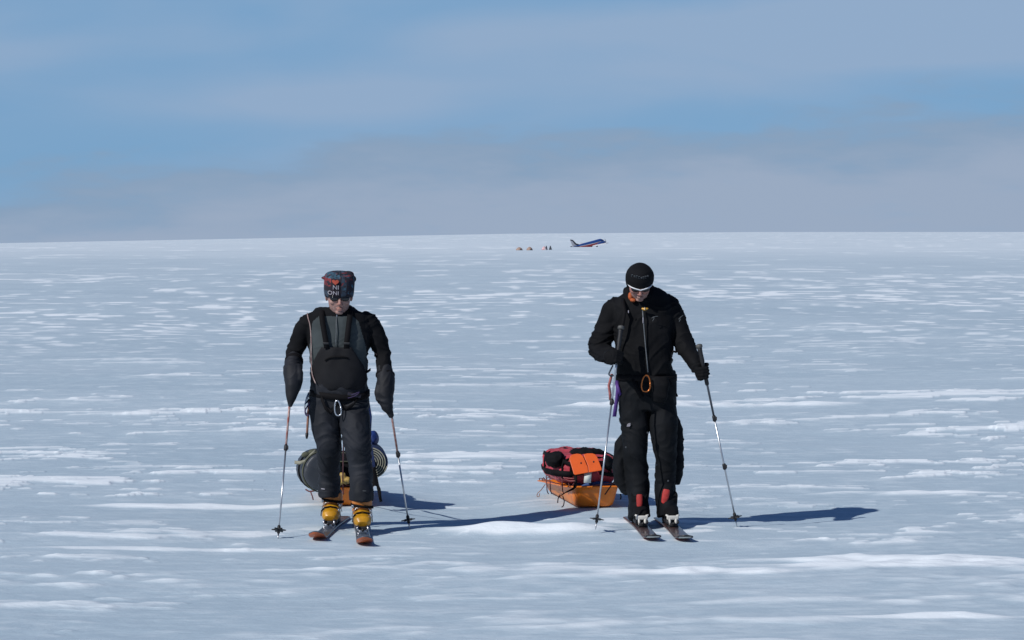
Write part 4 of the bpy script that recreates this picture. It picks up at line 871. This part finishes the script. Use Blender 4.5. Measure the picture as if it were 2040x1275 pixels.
# webbing at the hip
bm = bmesh.new(); ribbon(bm, [P(1228, 758, YR - 0.06), P(1231, 775, YR - 0.08), P(1229, 795, YR - 0.08), P(1226, 815, YR - 0.08), P(1224, 830, YR - 0.075)], (0.013, 0.004, 0), 0.003)
ribbon(bm, [P(1228, 765, YR - 0.085), P(1233, 778, YR - 0.09), P(1236, 787, YR - 0.085)], (0.008, 0, 0.008), 0.003)
setp(link('webbing_sling', bm, M['purple'], None), 'purple webbing sling dangling behind the silver pole at the hip', 'sling')
bm = bmesh.new(); ribbon(bm, [P(1219, 745, YR - 0.06), P(1216, 757, YR - 0.08), P(1213, 768, YR - 0.08), P(1215, 782, YR - 0.08), P(1216, 797, YR - 0.075)], (0.009, 0.003, 0), 0.003)
setp(link('webbing_sling', bm, M['pink'], None), 'faded red webbing sling hanging just outside the purple one', 'sling')
bm = bmesh.new(); wire(bm, [P(1221, 728, YR - 0.10), P(1216, 738, YR - 0.09), P(1213, 746, YR - 0.08), P(1219, 749, YR - 0.08), P(1226, 747, YR - 0.07)], 0.0055); setp(link('clip_loop', bm, M['poled'], None), 'dark metal clip from which the two webbing slings hang', 'clip')

# ================================================================== sleds and their loads
def sled(front, yaw, length, hw_b, hw_r, h_front, h_side, label, skirt=0.035):
    r = thing('pulk_sled', label, 'sled', (front[0], front[1], 0), 'orange hauling sleds')
    ax = Vector((-math.sin(R(yaw)), math.cos(R(yaw)), 0)); sd_ = Vector((ax.y, -ax.x, 0))   # ax points back
    def outline(hw, s0, s1, rc, z):
        pts = []; n = 10
        for (cx_, cy_, a0) in ((hw - rc, s1 - rc, 0), (-hw + rc, s1 - rc, 90), (-hw + rc, s0 + rc, 180), (hw - rc, s0 + rc, 270)):
            for k in range(n):
                a = R(a0 + 90 * k / (n - 1)); x = cx_ + rc * math.cos(a); y = cy_ + rc * math.sin(a); t = sstep(np.array(y), 0.05, 0.45)
                zz_ = z if z < 0.02 else z * (1 - float(t) * (1 - h_side / h_front)); pts.append(Vector((front[0], front[1], zz_)) + sd_ * x + ax * y)
        return pts
    bm = bmesh.new(); lv = [outline(hw_b * 0.9, 0.075, length - 0.09, 0.07, 0.004), outline(hw_b, 0.06, length - 0.07, 0.08, 0.012)]
    for k in (0.25, 0.5, 0.75, 1.0):
        o = outline(hw_b + (hw_r - hw_b) * k, 0.06 * (1 - k), length - 0.07 * (1 - k), 0.08, h_front * k); lv.append(o)
    lv.append(outline(hw_r + skirt, -0.012, length + skirt, 0.09, h_front * 0.97)); lv.append(outline(hw_r + skirt, -0.012, length + skirt, 0.09, h_front * 0.93))
    lv.append(outline(hw_r - 0.005, 0.01, length - 0.01, 0.08, h_front * 0.93)); lv.append(outline(hw_b, 0.07, length - 0.07, 0.08, 0.02))
    V = [[bm.verts.new(p) for p in o] for o in lv]; n = len(V[0])
    for a, b in zip(V[:-1], V[1:]):
        for k in range(n): bm.faces.new((a[k], a[(k + 1) % n], b[(k + 1) % n], b[k]))
    bm.faces.new(V[0][::-1]); bm.faces.new(V[-1])
    tub = link('sled_tub', bm, M['orangep'], r)
    # lashing cord through the rim
    bm = bmesh.new(); rim = outline(hw_r + skirt * 0.6, -0.006, length, 0.09, h_front * 1.0); pts = []
    for i in range(0, len(rim), 2): pts.append(rim[i] + Vector((0, 0, 0.012 + (0.008 if i % 4 else -0.022)))) 
    wire(bm, pts, 0.0035, 6); link('lashing_cord', bm, M['cord'], tub)
    return r, ax, sd_

def sq(v, e): return math.copysign(abs(v) ** e, v)
class Blob:
    """soft rounded bag: centre c, half sizes (a across, b along, h up)"""
    def __init__(s, c, a, b, h, yaw, e=0.62, tilt=0): s.c = Vector(c); s.a, s.b, s.h, s.e = a, b, h, e; s.M = Euler((R(tilt), 0, R(yaw))).to_matrix()
    def pt(s, u, v, k=1.0):   # u around the long axis, v along
        cv = sq(math.cos(v), s.e); return s.c + s.M @ Vector((s.a * k * cv * sq(math.cos(u), s.e), s.b * k * sq(math.sin(v), s.e), s.h * k * cv * sq(math.sin(u), s.e)))
    def mesh(s, amp=0.012, sc_=(7, 7, 9), seed=0):
        bm = bmesh.new(); n, m = 44, 30; V = []
        for j in range(1, m):
            v = -math.pi / 2 + math.pi * j / m; V.append([bm.verts.new(s.pt(2 * math.pi * i / n, v)) for i in range(n)])
        A, B = bm.verts.new(s.pt(0, -math.pi / 2)), bm.verts.new(s.pt(0, math.pi / 2))
        for a, b in zip(V[:-1], V[1:]):
            for i in range(n): bm.faces.new((a[i], a[(i + 1) % n], b[(i + 1) % n], b[i]))
        for i in range(n): bm.faces.new((A, V[0][(i + 1) % n], V[0][i])); bm.faces.new((B, V[-1][i], V[-1][(i + 1) % n]))
        return fold(fuse(bm, 0.009, 3), amp, sc_, amp, 6, seed)
    def loop(s, bm, v, hw=0.018, k=1.035, u0=0, u1=2 * math.pi, th=0.004):
        n = 40; pts = [s.pt(u0 + (u1 - u0) * i / n, v, k) for i in range(n + 1)]; ribbon(bm, pts, s.M @ Vector((0, hw, 0)), th)
    def line(s, bm, u, v0, v1, hw=0.018, k=1.035, th=0.004):
        n = 30; pts = [s.pt(u, v0 + (v1 - v0) * i / n, k) for i in range(n + 1)]; ws = []
        for i in range(n + 1):
            t = (pts[min(i + 1, n)] - pts[max(i - 1, 0)]).normalized(); out = (pts[i] - s.c).normalized(); ws.append(t.cross(out).normalized() * hw)
        ribbon(bm, pts, ws, th)

# ---- right sled with the red duffel
RF = (GX(1189, 19.6), 19.6)
rs, rax, rsd = sled(RF, 9, 1.35, 0.150, 0.185, 0.170, 0.095, 'orange plastic sled carrying the red duffel bag', 0.05)
yb = 9
bc = Vector((RF[0], RF[1], 0)) + rax * 0.56
blue = Blob(bc + Vector((0.01, 0.0, 0.170)), 0.170, 0.50, 0.045, yb)
setp(link('folded_tarp', blue.mesh(0.008, (8, 8, 16), 3), M['bluebag'], None), 'folded blue cloth lying in the sled under the red duffel', 'tarp')
bag = Blob(bc + Vector((-0.034, -0.01, 0.275)), 0.236, 0.50, 0.114, yb, 0.5)
dt = thing('duffel_bag', 'large red duffel bag with black straps lashed on the orange sled', 'bag', (bc.x, bc.y, 0.15))
bo = link('bag_body', bag.mesh(0.014, (7, 7, 9), 5), M['redbag'], dt)
for v in (-1.15, -0.75, 0.1, 0.8):
    bm = bmesh.new(); bag.loop(bm, v, 0.013, 1.04, R(-20), R(200)); link('strap', bm, M['strap'], dt)
for u, v0, v1, hw in ((R(150), -1.5, 0.6, 0.014), (R(95), -1.1, 0.9, 0.013), (R(35), -1.5, 0.6, 0.013), (R(185), -1.5, 1.2, 0.014), (R(-8), -1.5, 1.2, 0.014)):
    bm = bmesh.new(); bag.line(bm, u, v0, v1, hw, 1.05); link('strap', bm, M['strap'], dt)
# front compression straps hanging down over the end of the bag
F_ = lambda px, py, Y: P(px, py, Y)
bm = bmesh.new(); ribbon(bm, [F_(1088, 938, 19.72), F_(1104, 942, 19.60), F_(1124, 944, 19.55), F_(1140, 945, 19.53)], (0, 0, 0.022), 0.005); link('strap', bm, M['strap'], dt)
bm = bmesh.new(); ribbon(bm, [F_(1146, 946, 19.52), F_(1147, 960, 19.51), F_(1145, 972, 19.50), F_(1130, 979, 19.50), F_(1116, 988, 19.50)], (0.012, 0, 0.012), 0.005); link('strap', bm, M['strap'], dt)
for px in (1088, 1095, 1119):
    bm = bmesh.new(); wire(bm, [F_(px, 948, 19.60), F_(px + 1, 962, 19.545), F_(px + 2, 978, 19.54), F_(px + 5, 984, 19.54)], 0.004); link('cord', bm, M['cord'], dt)
bm = bmesh.new(); wire(bm, [F_(1124, 955, 19.50), F_(1134, 958, 19.49), F_(1146, 958, 19.49)], 0.004); wire(bm, [F_(1122, 951, 19.50), F_(1134, 953, 19.49), F_(1144, 953, 19.49)], 0.003); link('zip', bm, M['pink'], dt)
bm = bmesh.new(); ribbon(bm, [F_(1172, 940, 19.535), F_(1171, 950, 19.525), F_(1170, 962, 19.525)], (0.027, 0, 0), 0.003); link('bag_label', bm, M['label'], dt)
# black rolled bundle and straps on top
b1 = Blob(P(1106, 915, 19.78), 0.066, 0.10, 0.060, 20, 0.8); setp(link('stuff_sack', b1.mesh(0.010, (14, 14, 14), 2), M['black'], None), 'round black stuff sack at the outer end of the red duffel', 'bag')
b2 = Blob(P(1170, 903, 19.95), 0.140, 0.11, 0.034, 5, 0.75); setp(link('bag_cover', b2.mesh(0.012, (10, 10, 14), 7), M['black'], None), 'long flat black bundle lying across the top of the red duffel', 'bag')
b3 = Blob(P(1209, 922, 19.75), 0.040, 0.10, 0.062, 0, 0.8); setp(link('stuff_sack', b3.mesh(0.010, (14, 14, 14), 9), M['black'], None), 'small black stuff sack behind the silver pole on the red duffel', 'bag')
# orange two-lobed panel
t = thing('orange_board', 'bright orange two-lobed board with two black holes leaning on the red duffel', 'board', P(1168, 945, 19.5))
def lobe(pts, name):
    bm = bmesh.new(); N_ = Vector((0.0, -1, 0.35)).normalized()
    f = [bm.verts.new(P(x, y, 19.50 + 0.10 * (945 - y) / 50)) for x, y in pts]; b = [bm.verts.new(v.co - N_ * 0.012) for v in f]
    bm.faces.new(f); bm.faces.new(b[::-1]); n = len(f)
    for i in range(n): bm.faces.new((f[i], b[i], b[(i + 1) % n], f[(i + 1) % n]))
    o = link(name, bm, M['orangeb'], t, False); md = o.modifiers.new('bevel', 'BEVEL'); md.width = 0.003; md.segments = 2; return o
lobe([(1134, 914), (1137, 907), (1143, 904.5), (1150, 903.5), (1157, 904.5), (1161, 908), (1164, 914), (1168, 924), (1171, 930), (1172, 941), (1146, 946), (1143, 944), (1139, 930)], 'board_lobe')
lobe([(1162.5, 905), (1170, 903), (1180, 903), (1186, 905), (1190, 911), (1194, 921), (1199, 934), (1198, 937), (1173, 941), (1172, 930), (1169, 922), (1165, 913)], 'board_lobe')
for px, py in ((1157.5, 922.5), (1182.5, 920)):
    bm = bmesh.new(); c = P(px, py, 19.50 + 0.10 * (945 - py) / 50 - 0.003); ball(bm, c, (0.0055, 0.003, 0.008)); link('hole_plug', bm, M['rubber'], t)
# loose cord hanging off the side
bm = bmesh.new(); wire(bm, [P(1086, 965, 20.0), P(1078, 976, 19.95), P(1071, 983, 19.95), P(1070, 989, 19.95), P(1074, 989, 19.95), P(1075, 983, 19.95)], 0.003, 6)
setp(link('loose_cord', bm, M['wood'], None), 'thin loose cord curling off the rim of the red duffel sled', 'cord')
bm = bmesh.new(); wire(bm, [P(1116, 985, 19.60), P(1112, 993, 19.6), P(1111, 1002, 19.6)], 0.004, 6); wire(bm, [P(1121, 988, 19.58), P(1124, 998, 19.57), P(1122, 1008, 19.57), P(1119, 1010, 19.58)], 0.004, 6)
setp(link('loose_cord', bm, M['cord'], None), 'dark cord loops hanging down the side wall of the red duffel sled', 'cord')
bm = bmesh.new(); wire(bm, [P(1236, 984, 19.62), P(1237, 990, 19.61), P(1236, 995, 19.61)], 0.005, 6)
setp(link('loose_cord', bm, M['strap'], None), 'short dark cord end at the sled corner beside the black trouser leg', 'cord')

# ---- left sled and load
LF = (GX(684, 19.72), 19.72)
ls, lax, lsd = sled(LF, 4, 1.35, 0.145, 0.185, 0.150, 0.115, 'orange sled behind the legs of the skier with yellow boots', 0.045)
lc = Vector((LF[0], LF[1], 0)) + lax * 0.5
core = Blob(lc + Vector((0.0, 0.05, 0.235)), 0.215, 0.46, 0.125, 4)
dc = thing('duffel_bag', 'black duffel bag mostly hidden behind the bib-trousered legs', 'bag', (lc.x, lc.y, 0.12)); link('bag_body', core.mesh(0.012, (7, 7, 9), 25), M['black'], dc)
for v in (-0.9, 0.0, 0.8): bm = bmesh.new(); core.loop(bm, v, 0.02, 1.045, R(-10), R(190)); link('strap', bm, M['olive'], dc)
def cylinder_bag(c, r1, r2, length, yaw, mt, name, label, cat, seed, rings=None):
    ax = Vector((-math.sin(R(yaw)), math.cos(R(yaw)), 0)); t = thing(name, label, cat, Vector(c) - Vector((0, 0, r2)))
    bm = bmesh.new(); pr = [(-0.5, 0.80), (-0.492, 0.93), (-0.47, 0.985), (-0.44, 1), (0.44, 1), (0.48, 0.97), (0.5, 0.8)]
    tube(bm, [(Vector(c) + ax * (s * length), r1 * k, r2 * k) for s, k in pr], 36, ref=(0, 0, 1)); return t, ax, bm
t, ax, bm = cylinder_bag(P(634, 936, 19.85), 0.143, 0.148, 0.44, 14, None, 'dry_bag', 'round-ended dark grey dry bag strapped to the sled beside the orange-based skis', 'bag', 3)
link('bag_body', fold(fuse(bm, 0.008, 3), 0.005, (6, 6, 8), 0.006, 5, 3), M['greybag'], t)
bm = bmesh.new(); e1 = Vector((ax.y, -ax.x, 0)); c0 = P(634, 936, 19.85)
ribbon(bm, [c0 - ax * 0.165 + e1 * (0.150 * math.cos(R(a))) + Vector((0, 0, 0.156 * math.sin(R(a)))) for a in range(0, 361, 12)], tuple(ax * 0.012), 0.004); link('rim_strap', bm, M['olive'], t)
bm = bmesh.new(); ribbon(bm, [c0 + ax * 0.02 + e1 * (0.150 * math.cos(R(a))) + Vector((0, 0, 0.156 * math.sin(R(a)))) for a in range(0, 361, 12)], tuple(ax * 0.012), 0.004); link('rim_strap', bm, M['strap'], t)
bm = bmesh.new(); ribbon(bm, [P(587, 921, 19.72), P(597, 922, 19.70), P(608, 919, 19.70), P(617, 908, 19.72), P(628, 898, 19.74)], (0.0, 0.006, 0.012), 0.003)
setp(link('webbing_strap', bm, M['cream'], None), 'pale strap end sticking out over the grey dry bag', 'strap')
bm = bmesh.new(); ball(bm, P(610, 906, 19.76), (0.035, 0.03, 0.020)); ball(bm, P(624, 900, 19.78), (0.035, 0.03, 0.018)); setp(link('rolled_glove', fold(fuse(bm, 0.005, 3), 0.004, (20, 20, 20), 0.004, 15, 3), M['olive'], None), 'small olive bundle tucked on top of the grey dry bag', 'bundle')
# foam mat roll, seen end on: coiled layers
t = thing('foam_mat_roll', 'rolled foam mat with cream and dark coils, end on beside the knee', 'mat', P(737, 950, 19.8)); c1 = P(740, 917, 19.85)
bm = bmesh.new(); tube(bm, [(c1 + Vector((0, -0.20, 0)), 0.132, 0.124), (c1 + Vector((0, -0.19, 0)), 0.136, 0.128), (c1 + Vector((-0.03, 0.22, 0)), 0.130, 0.125)], 40, ref=(0, 0, 1)); link('mat_core', bm, M['navy'], t)
bm = bmesh.new(); pts = []
for k in range(0, 7 * 28):
    a = 2 * math.pi * k / 28; rr = 0.012 + 0.116 * k / (7 * 28); pts.append(c1 + Vector((rr * 1.05 * math.cos(a), -0.205, rr * 0.97 * math.sin(a))))
ribbon(bm, pts, (0, 0.006, 0), 0.0042); link('mat_coil', bm, M['cream'], t)
bl = Blob(P(741, 874, 19.9), 0.050, 0.10, 0.060, 0, 0.9); setp(link('stuff_sack', bl.mesh(0.006, (14, 14, 14), 12), M['bluesack'], None), 'bright blue stuff sack on top of the rolled foam mat', 'bag')
bm = bmesh.new(); ball(bm, P(682, 951, 19.66), (0.034, 0.03, 0.040)); ball(bm, P(691, 957, 19.66), (0.032, 0.03, 0.030)); ball(bm, P(676, 961, 19.66), (0.03, 0.03, 0.022))
setp(link('food_bag', fold(fuse(bm, 0.005, 3), 0.004, (20, 20, 20), 0.004, 15, 8), M['yellowf'], None), 'crumpled yellow bag above the orange sled, seen between the legs', 'bag')
bm = bmesh.new()
wire(bm, [P(741, 925, 19.6), P(748, 945, 19.58), P(752, 965, 19.57), P(756, 985, 19.57), P(759, 1000, 19.57)], 0.012); wire(bm, [P(745, 920, 19.6), P(744, 945, 19.58), P(748, 968, 19.57)], 0.020)
wire(bm, [P(749, 962, 19.56), P(757, 972, 19.56), P(759, 985, 19.56)], 0.004); wire(bm, [P(742, 968, 19.57), P(740, 975, 19.57), P(745, 980, 19.57)], 0.006)
setp(link('dangling_straps', fuse(bm, 0.004, 1), M['strap'], None), 'tangle of black straps dangling from the load beside the mat roll', 'straps')
bm = bmesh.new(); wire(bm, [P(618, 978, 19.74), P(622, 988, 19.72), P(624, 996, 19.72)], 0.005, 6); wire(bm, [P(609, 975, 19.76), P(617, 979, 19.74), P(630, 977, 19.72)], 0.006, 6); setp(link('loose_cord', bm, M['cord'], None), 'reddish cord under the grey dry bag', 'cord')
# hauling ropes from harness to sled
bm = bmesh.new(); wire(bm, [P(684, 800, YL + 0.17), P(685, 850, YL + 0.5), P(684, 900, YL + 0.9), P(683, 960, 19.65), P(684, 985, 19.70)], 0.0055); setp(link('tow_rope', bm, M['cord'], None), 'dark red hauling rope seen between the bib-trousered legs', 'rope')
bm = bmesh.new(); ribbon(bm, [P(733, 800, YL + 0.10), P(738, 830, YL + 0.25), P(736, 870, YL + 0.55), P(741, 900, YL + 1.0), P(745, 930, 19.5)], (0.010, 0, 0.003), 0.004); setp(link('tow_strap', bm, M['bluesack'], None), 'blue strap running from the hip down to the mat roll', 'strap')
bm = bmesh.new(); wire(bm, [P(1255, 780, YR + 0.16), P(1252, 850, YR + 0.4), P(1240, 930, YR + 0.9), P(1212, 975, 19.55), P(1205, 985, 19.58)], 0.005); setp(link('tow_rope', bm, M['strap'], None), 'black hauling rope behind the black trousers to the red duffel sled', 'rope')

# ================================================================== far camp: aeroplane and tents
YP = 1410.0
PM = dict(blue=mat('plane_blue', (0.02, 0.065, 0.24), 0.35), red=mat('plane_red', (0.38, 0.015, 0.025), 0.35), white=mat('plane_white', (0.6, 0.6, 0.62), 0.35), dark=mat('plane_dark', (0.03, 0.035, 0.05), 0.5), glass=mat('cockpit_glass', (0.01, 0.012, 0.015), 0.1))
gz = lambda x, y: float(ground(np.array([x]), np.array([y]), np.array([200.0]))[0][0])
px0 = GX(1183, YP); g0 = P(1184, 493.8, YP).z
pl = thing('propeller_plane', 'blue, white and red twin-engine aeroplane parked on skis far across the snow', 'aeroplane', (px0, YP, g0))
T = Matrix.Translation((px0, YP, g0)) @ Euler((0, 0, R(30))).to_matrix().to_4x4() @ Matrix.Translation((0, 0, 2.5)) @ Euler((0, R(-13.5), 0)).to_matrix().to_4x4()
# plane frame: x forward, z up, origin between the main gear at fuselage centre line
bm = bmesh.new(); prof = [(-13.6, 0.15, 0.25, 0.95), (-12.5, 0.42, 0.55, 0.80), (-9, 0.85, 1.0, 0.5), (-5, 1.15, 1.3, 0.2), (0, 1.28, 1.42, 0), (3.4, 1.28, 1.42, 0), (4.6, 1.15, 1.3, -0.02), (5.6, 0.85, 0.95, -0.2), (6.4, 0.5, 0.55, -0.32), (6.8, 0.12, 0.12, -0.38)]
tube(bm, [((x, 0, z), a * 1.08, b * 1.08) for x, a, b, z in prof], 32, ref=(0, 0, 1)); bm.transform(T)
for _ in range(1): bmesh.ops.subdivide_edges(bm, edges=[e for e in bm.edges if e.calc_length() > 0.8], cuts=3, use_grid_fill=True)
TiP = np.array(T.inverted())
def pl_asg(c, n):
    q = c @ TiP[:3, :3].T + TiP[:3, 3]; z = q[:, 2] - np.interp(q[:, 0], [-13, -5, 0, 7], [0.85, 0.2, 0, -0.3]); rr = np.interp(q[:, 0], [-13.6, -9, -5, 3.4, 6.8], [0.3, 0.95, 1.3, 1.4, 0.3]); k = z / rr
    i = np.where(k > 0.26, 0, np.where(k > 0.0, 1, 2)); i = np.where((q[:, 0] > 3.0) & (k < 0.0), 0, i); i = np.where((q[:, 0] > 6.2), 2, i); return i
link('fuselage', bm, [PM['blue'], PM['white'], PM['red']], pl, assign=pl_asg)
def slab(bm, pts, th):
    f = [bm.verts.new(Vector(p) + Vector(th)) for p in pts]; b = [bm.verts.new(Vector(p) - Vector(th)) for p in pts]; bm.faces.new(f); bm.faces.new(b[::-1]); n = len(f)
    for i in range(n): bm.faces.new((f[i], b[i], b[(i + 1) % n], f[(i + 1) % n]))
for k in (-1, 1):
    bm = bmesh.new(); slab(bm, [(3.1, k * 0.9, -1.0), (2.9, k * 4.5, -0.85), (0.6, k * 14.2, 0.1), (-0.9, k * 14.2, 0.1), (-1.6, k * 4.5, -0.85), (-1.8, k * 0.9, -1.0)], (0, 0, 0.17)); bm.transform(T); link('wing', bm, PM['white'], pl, False)
    bm = bmesh.new(); tube(bm, [((-0.4, k * 2.9, -0.75), 0.2, 0.2), ((1.6, k * 2.9, -0.65), 0.6, 0.65), ((3.6, k * 2.9, -0.55), 0.66, 0.72), ((5.2, k * 2.9, -0.5), 0.42, 0.48), ((5.9, k * 2.9, -0.48), 0.16, 0.16)], 18, ref=(0, 0, 1)); bm.transform(T); e = link('engine', bm, PM['blue'], pl)
    bm = bmesh.new()
    for j in range(5):
        a = 2 * math.pi * j / 5 + 0.3; d = Vector((0, math.cos(a), math.sin(a))); c = Vector((5.7, k * 2.9, -0.48)); tube(bm, [(c, 0.12, 0.05), (c + d * 0.9, 0.15, 0.04), (c + d * 1.7, 0.07, 0.03)], 8)
    bm.transform(T); link('propeller', bm, PM['dark'], e)
    bm = bmesh.new(); slab(bm, [(-10.4, k * 0.3, 1.0), (-11.6, k * 4.0, 1.15), (-12.8, k * 4.0, 1.15), (-13.0, k * 0.3, 1.0)], (0, 0, 0.10)); bm.transform(T); link('tailplane', bm, PM['dark'], pl, False)
    bm = bmesh.new(); Tg = Matrix.Translation((px0, YP, g0)) @ Euler((0, 0, R(30))).to_matrix().to_4x4()
    tube(bm, [((0.2, k * 2.9, 0.25), 0.22), ((0.6, k * 2.9, 2.0), 0.20)], 8); tube(bm, [((-1.6, k * 2.9, 0.14), 0.35, 0.08), ((0.2, k * 2.9, 0.13), 0.42, 0.13), ((1.7, k * 2.9, 0.20), 0.35, 0.10), ((2.3, k * 2.9, 0.5), 0.2, 0.06)], 10, ref=(0, 0, 1)); ball(bm, (0.2, k * 2.9, 0.6), (0.55, 0.25, 0.5)); bm.transform(Tg); link('landing_gear', bm, PM['dark'], pl)
bm = bmesh.new(); slab(bm, [(-8.8, 0, 1.2), (-11.0, 0, 2.3), (-12.6, 0, 4.7), (-13.9, 0, 5.3), (-14.3, 0, 4.6), (-13.6, 0, 1.0)], (0, 0.12, 0)); bm.transform(T); f_ = link('tail_fin', bm, PM['white'], pl, False)
bm = bmesh.new(); slab(bm, [(-8.3, 0, 1.15), (-11.0, 0, 2.5), (-12.7, 0, 4.9), (-14.0, 0, 5.5), (-14.2, 0, 4.9), (-13.2, 0, 4.5), (-12.0, 0, 2.4), (-10.4, 0, 1.2)], (0, 0.2, 0)); bm.transform(T); link('fin_leading_edge', bm, PM['dark'], f_, False)
bm = bmesh.new(); tube(bm, [((-12.2, 0, 0.6), 0.12), ((-12.5, 0, -0.75), 0.14)], 8); bm.transform(T); link('tail_wheel', bm, PM['dark'], pl)
for k in (-1, 1):
    bm = bmesh.new(); ball(bm, (4.75, k * 0.72, 0.72), (0.5, 0.4, 0.32)); bm.transform(T); link('cockpit_window', bm, PM['glass'], pl)
    bm = bmesh.new()
    for j in range(7): box(bm, (2.2 - j * 1.35, k * (1.22 - 0.02 * j), 0.42 + 0.035 * max(0, j - 3)), (0.5, 0.06, 0.35))
    bm.transform(T); link('cabin_windows', bm, PM['glass'], pl, False)
tm_ = dict(beige=mat('beige_tent', (0.36, 0.25, 0.20), 0.8, var=0.1), pink=mat('red_tent', (0.55, 0.22, 0.24), 0.8, col2=(0.7, 0.6, 0.6), vscale=1.8), white=mat('white_tent', (0.6, 0.58, 0.58), 0.8), dark=mat('dark_tent', (0.035, 0.04, 0.055), 0.8))
def tent(px, py, w_, h_, m_, m2, label, group='tents by the aeroplane'):
    Y = 10351.5 / (py - 485.0); x = GX(px, Y); gzv = gz(x, Y) - 0.03; t = thing('dome_tent', label, 'tent', (x, Y, gzv), group)
    bm = bmesh.new(); tube(bm, [((x, Y, gzv), w_ / 2, 1.0), ((x, Y, gzv + h_ * 0.35), w_ / 2 * 0.9, 0.9), ((x, Y, gzv + h_ * 0.7), w_ / 2 * 0.64, 0.65), ((x, Y, gzv + h_ * 0.93), w_ / 2 * 0.3, 0.3), ((x, Y, gzv + h_), w_ / 2 * 0.08, 0.08)], 20); link('canopy', bm, m_, t)
    bm = bmesh.new(); slab(bm, [(x + w_ * 0.08, Y - 0.95, gzv + 0.02), (x + w_ * 0.34, Y - 0.85, gzv + 0.02), (x + w_ * 0.2, Y - 0.72, gzv + h_ * 0.6)], (0, 0.12, 0)); link('doorway', bm, m2, t, False)
tent(1034.5, 498.6, 2.1, 0.95, tm_['beige'], tm_['dark'], 'low beige dome tent farthest from the aeroplane')
tent(1055, 498.6, 1.95, 1.05, tm_['beige'], tm_['dark'], 'low beige dome tent next to the red and white tent')
tent(1084, 498.0, 1.55, 1.15, tm_['pink'], tm_['white'], 'red and white tent between the beige domes and the dark tents')
def pyramid(px, py, w_, h_, m_, label):
    Y = 10351.5 / (py - 485.0); x = GX(px, Y); gzv = gz(x, Y) - 0.03; t = thing('pyramid_tent', label, 'tent', (x, Y, gzv), 'tents by the aeroplane'); bm = bmesh.new()
    b = [bm.verts.new((x + a * w_ / 2, Y + c * w_ / 2, gzv)) for a, c in ((-1, -1), (1, -1), (1, 1), (-1, 1))]; tp = [bm.verts.new((x + a * 0.12, Y + c * 0.12, gzv + h_)) for a, c in ((-1, -1), (1, -1), (1, 1), (-1, 1))]
    for i in range(4): bm.faces.new((b[i], b[(i + 1) % 4], tp[(i + 1) % 4], tp[i]))
    bm.faces.new(b[::-1]); bm.faces.new(tp); link('canopy', bm, m_, t, False)
    bm = bmesh.new(); tube(bm, [((x, Y, gzv + h_ - 0.1), 0.04), ((x, Y, gzv + h_ + 0.15), 0.03)], 6); link('tent_pole', bm, m_, t)
pyramid(1088.5, 497.6, 0.85, 1.25, tm_['dark'], 'dark pyramid tent beside the red and white tent')
pyramid(1096.5, 497.6, 1.05, 1.25, tm_['dark'], 'dark pyramid tent nearest the aeroplane')
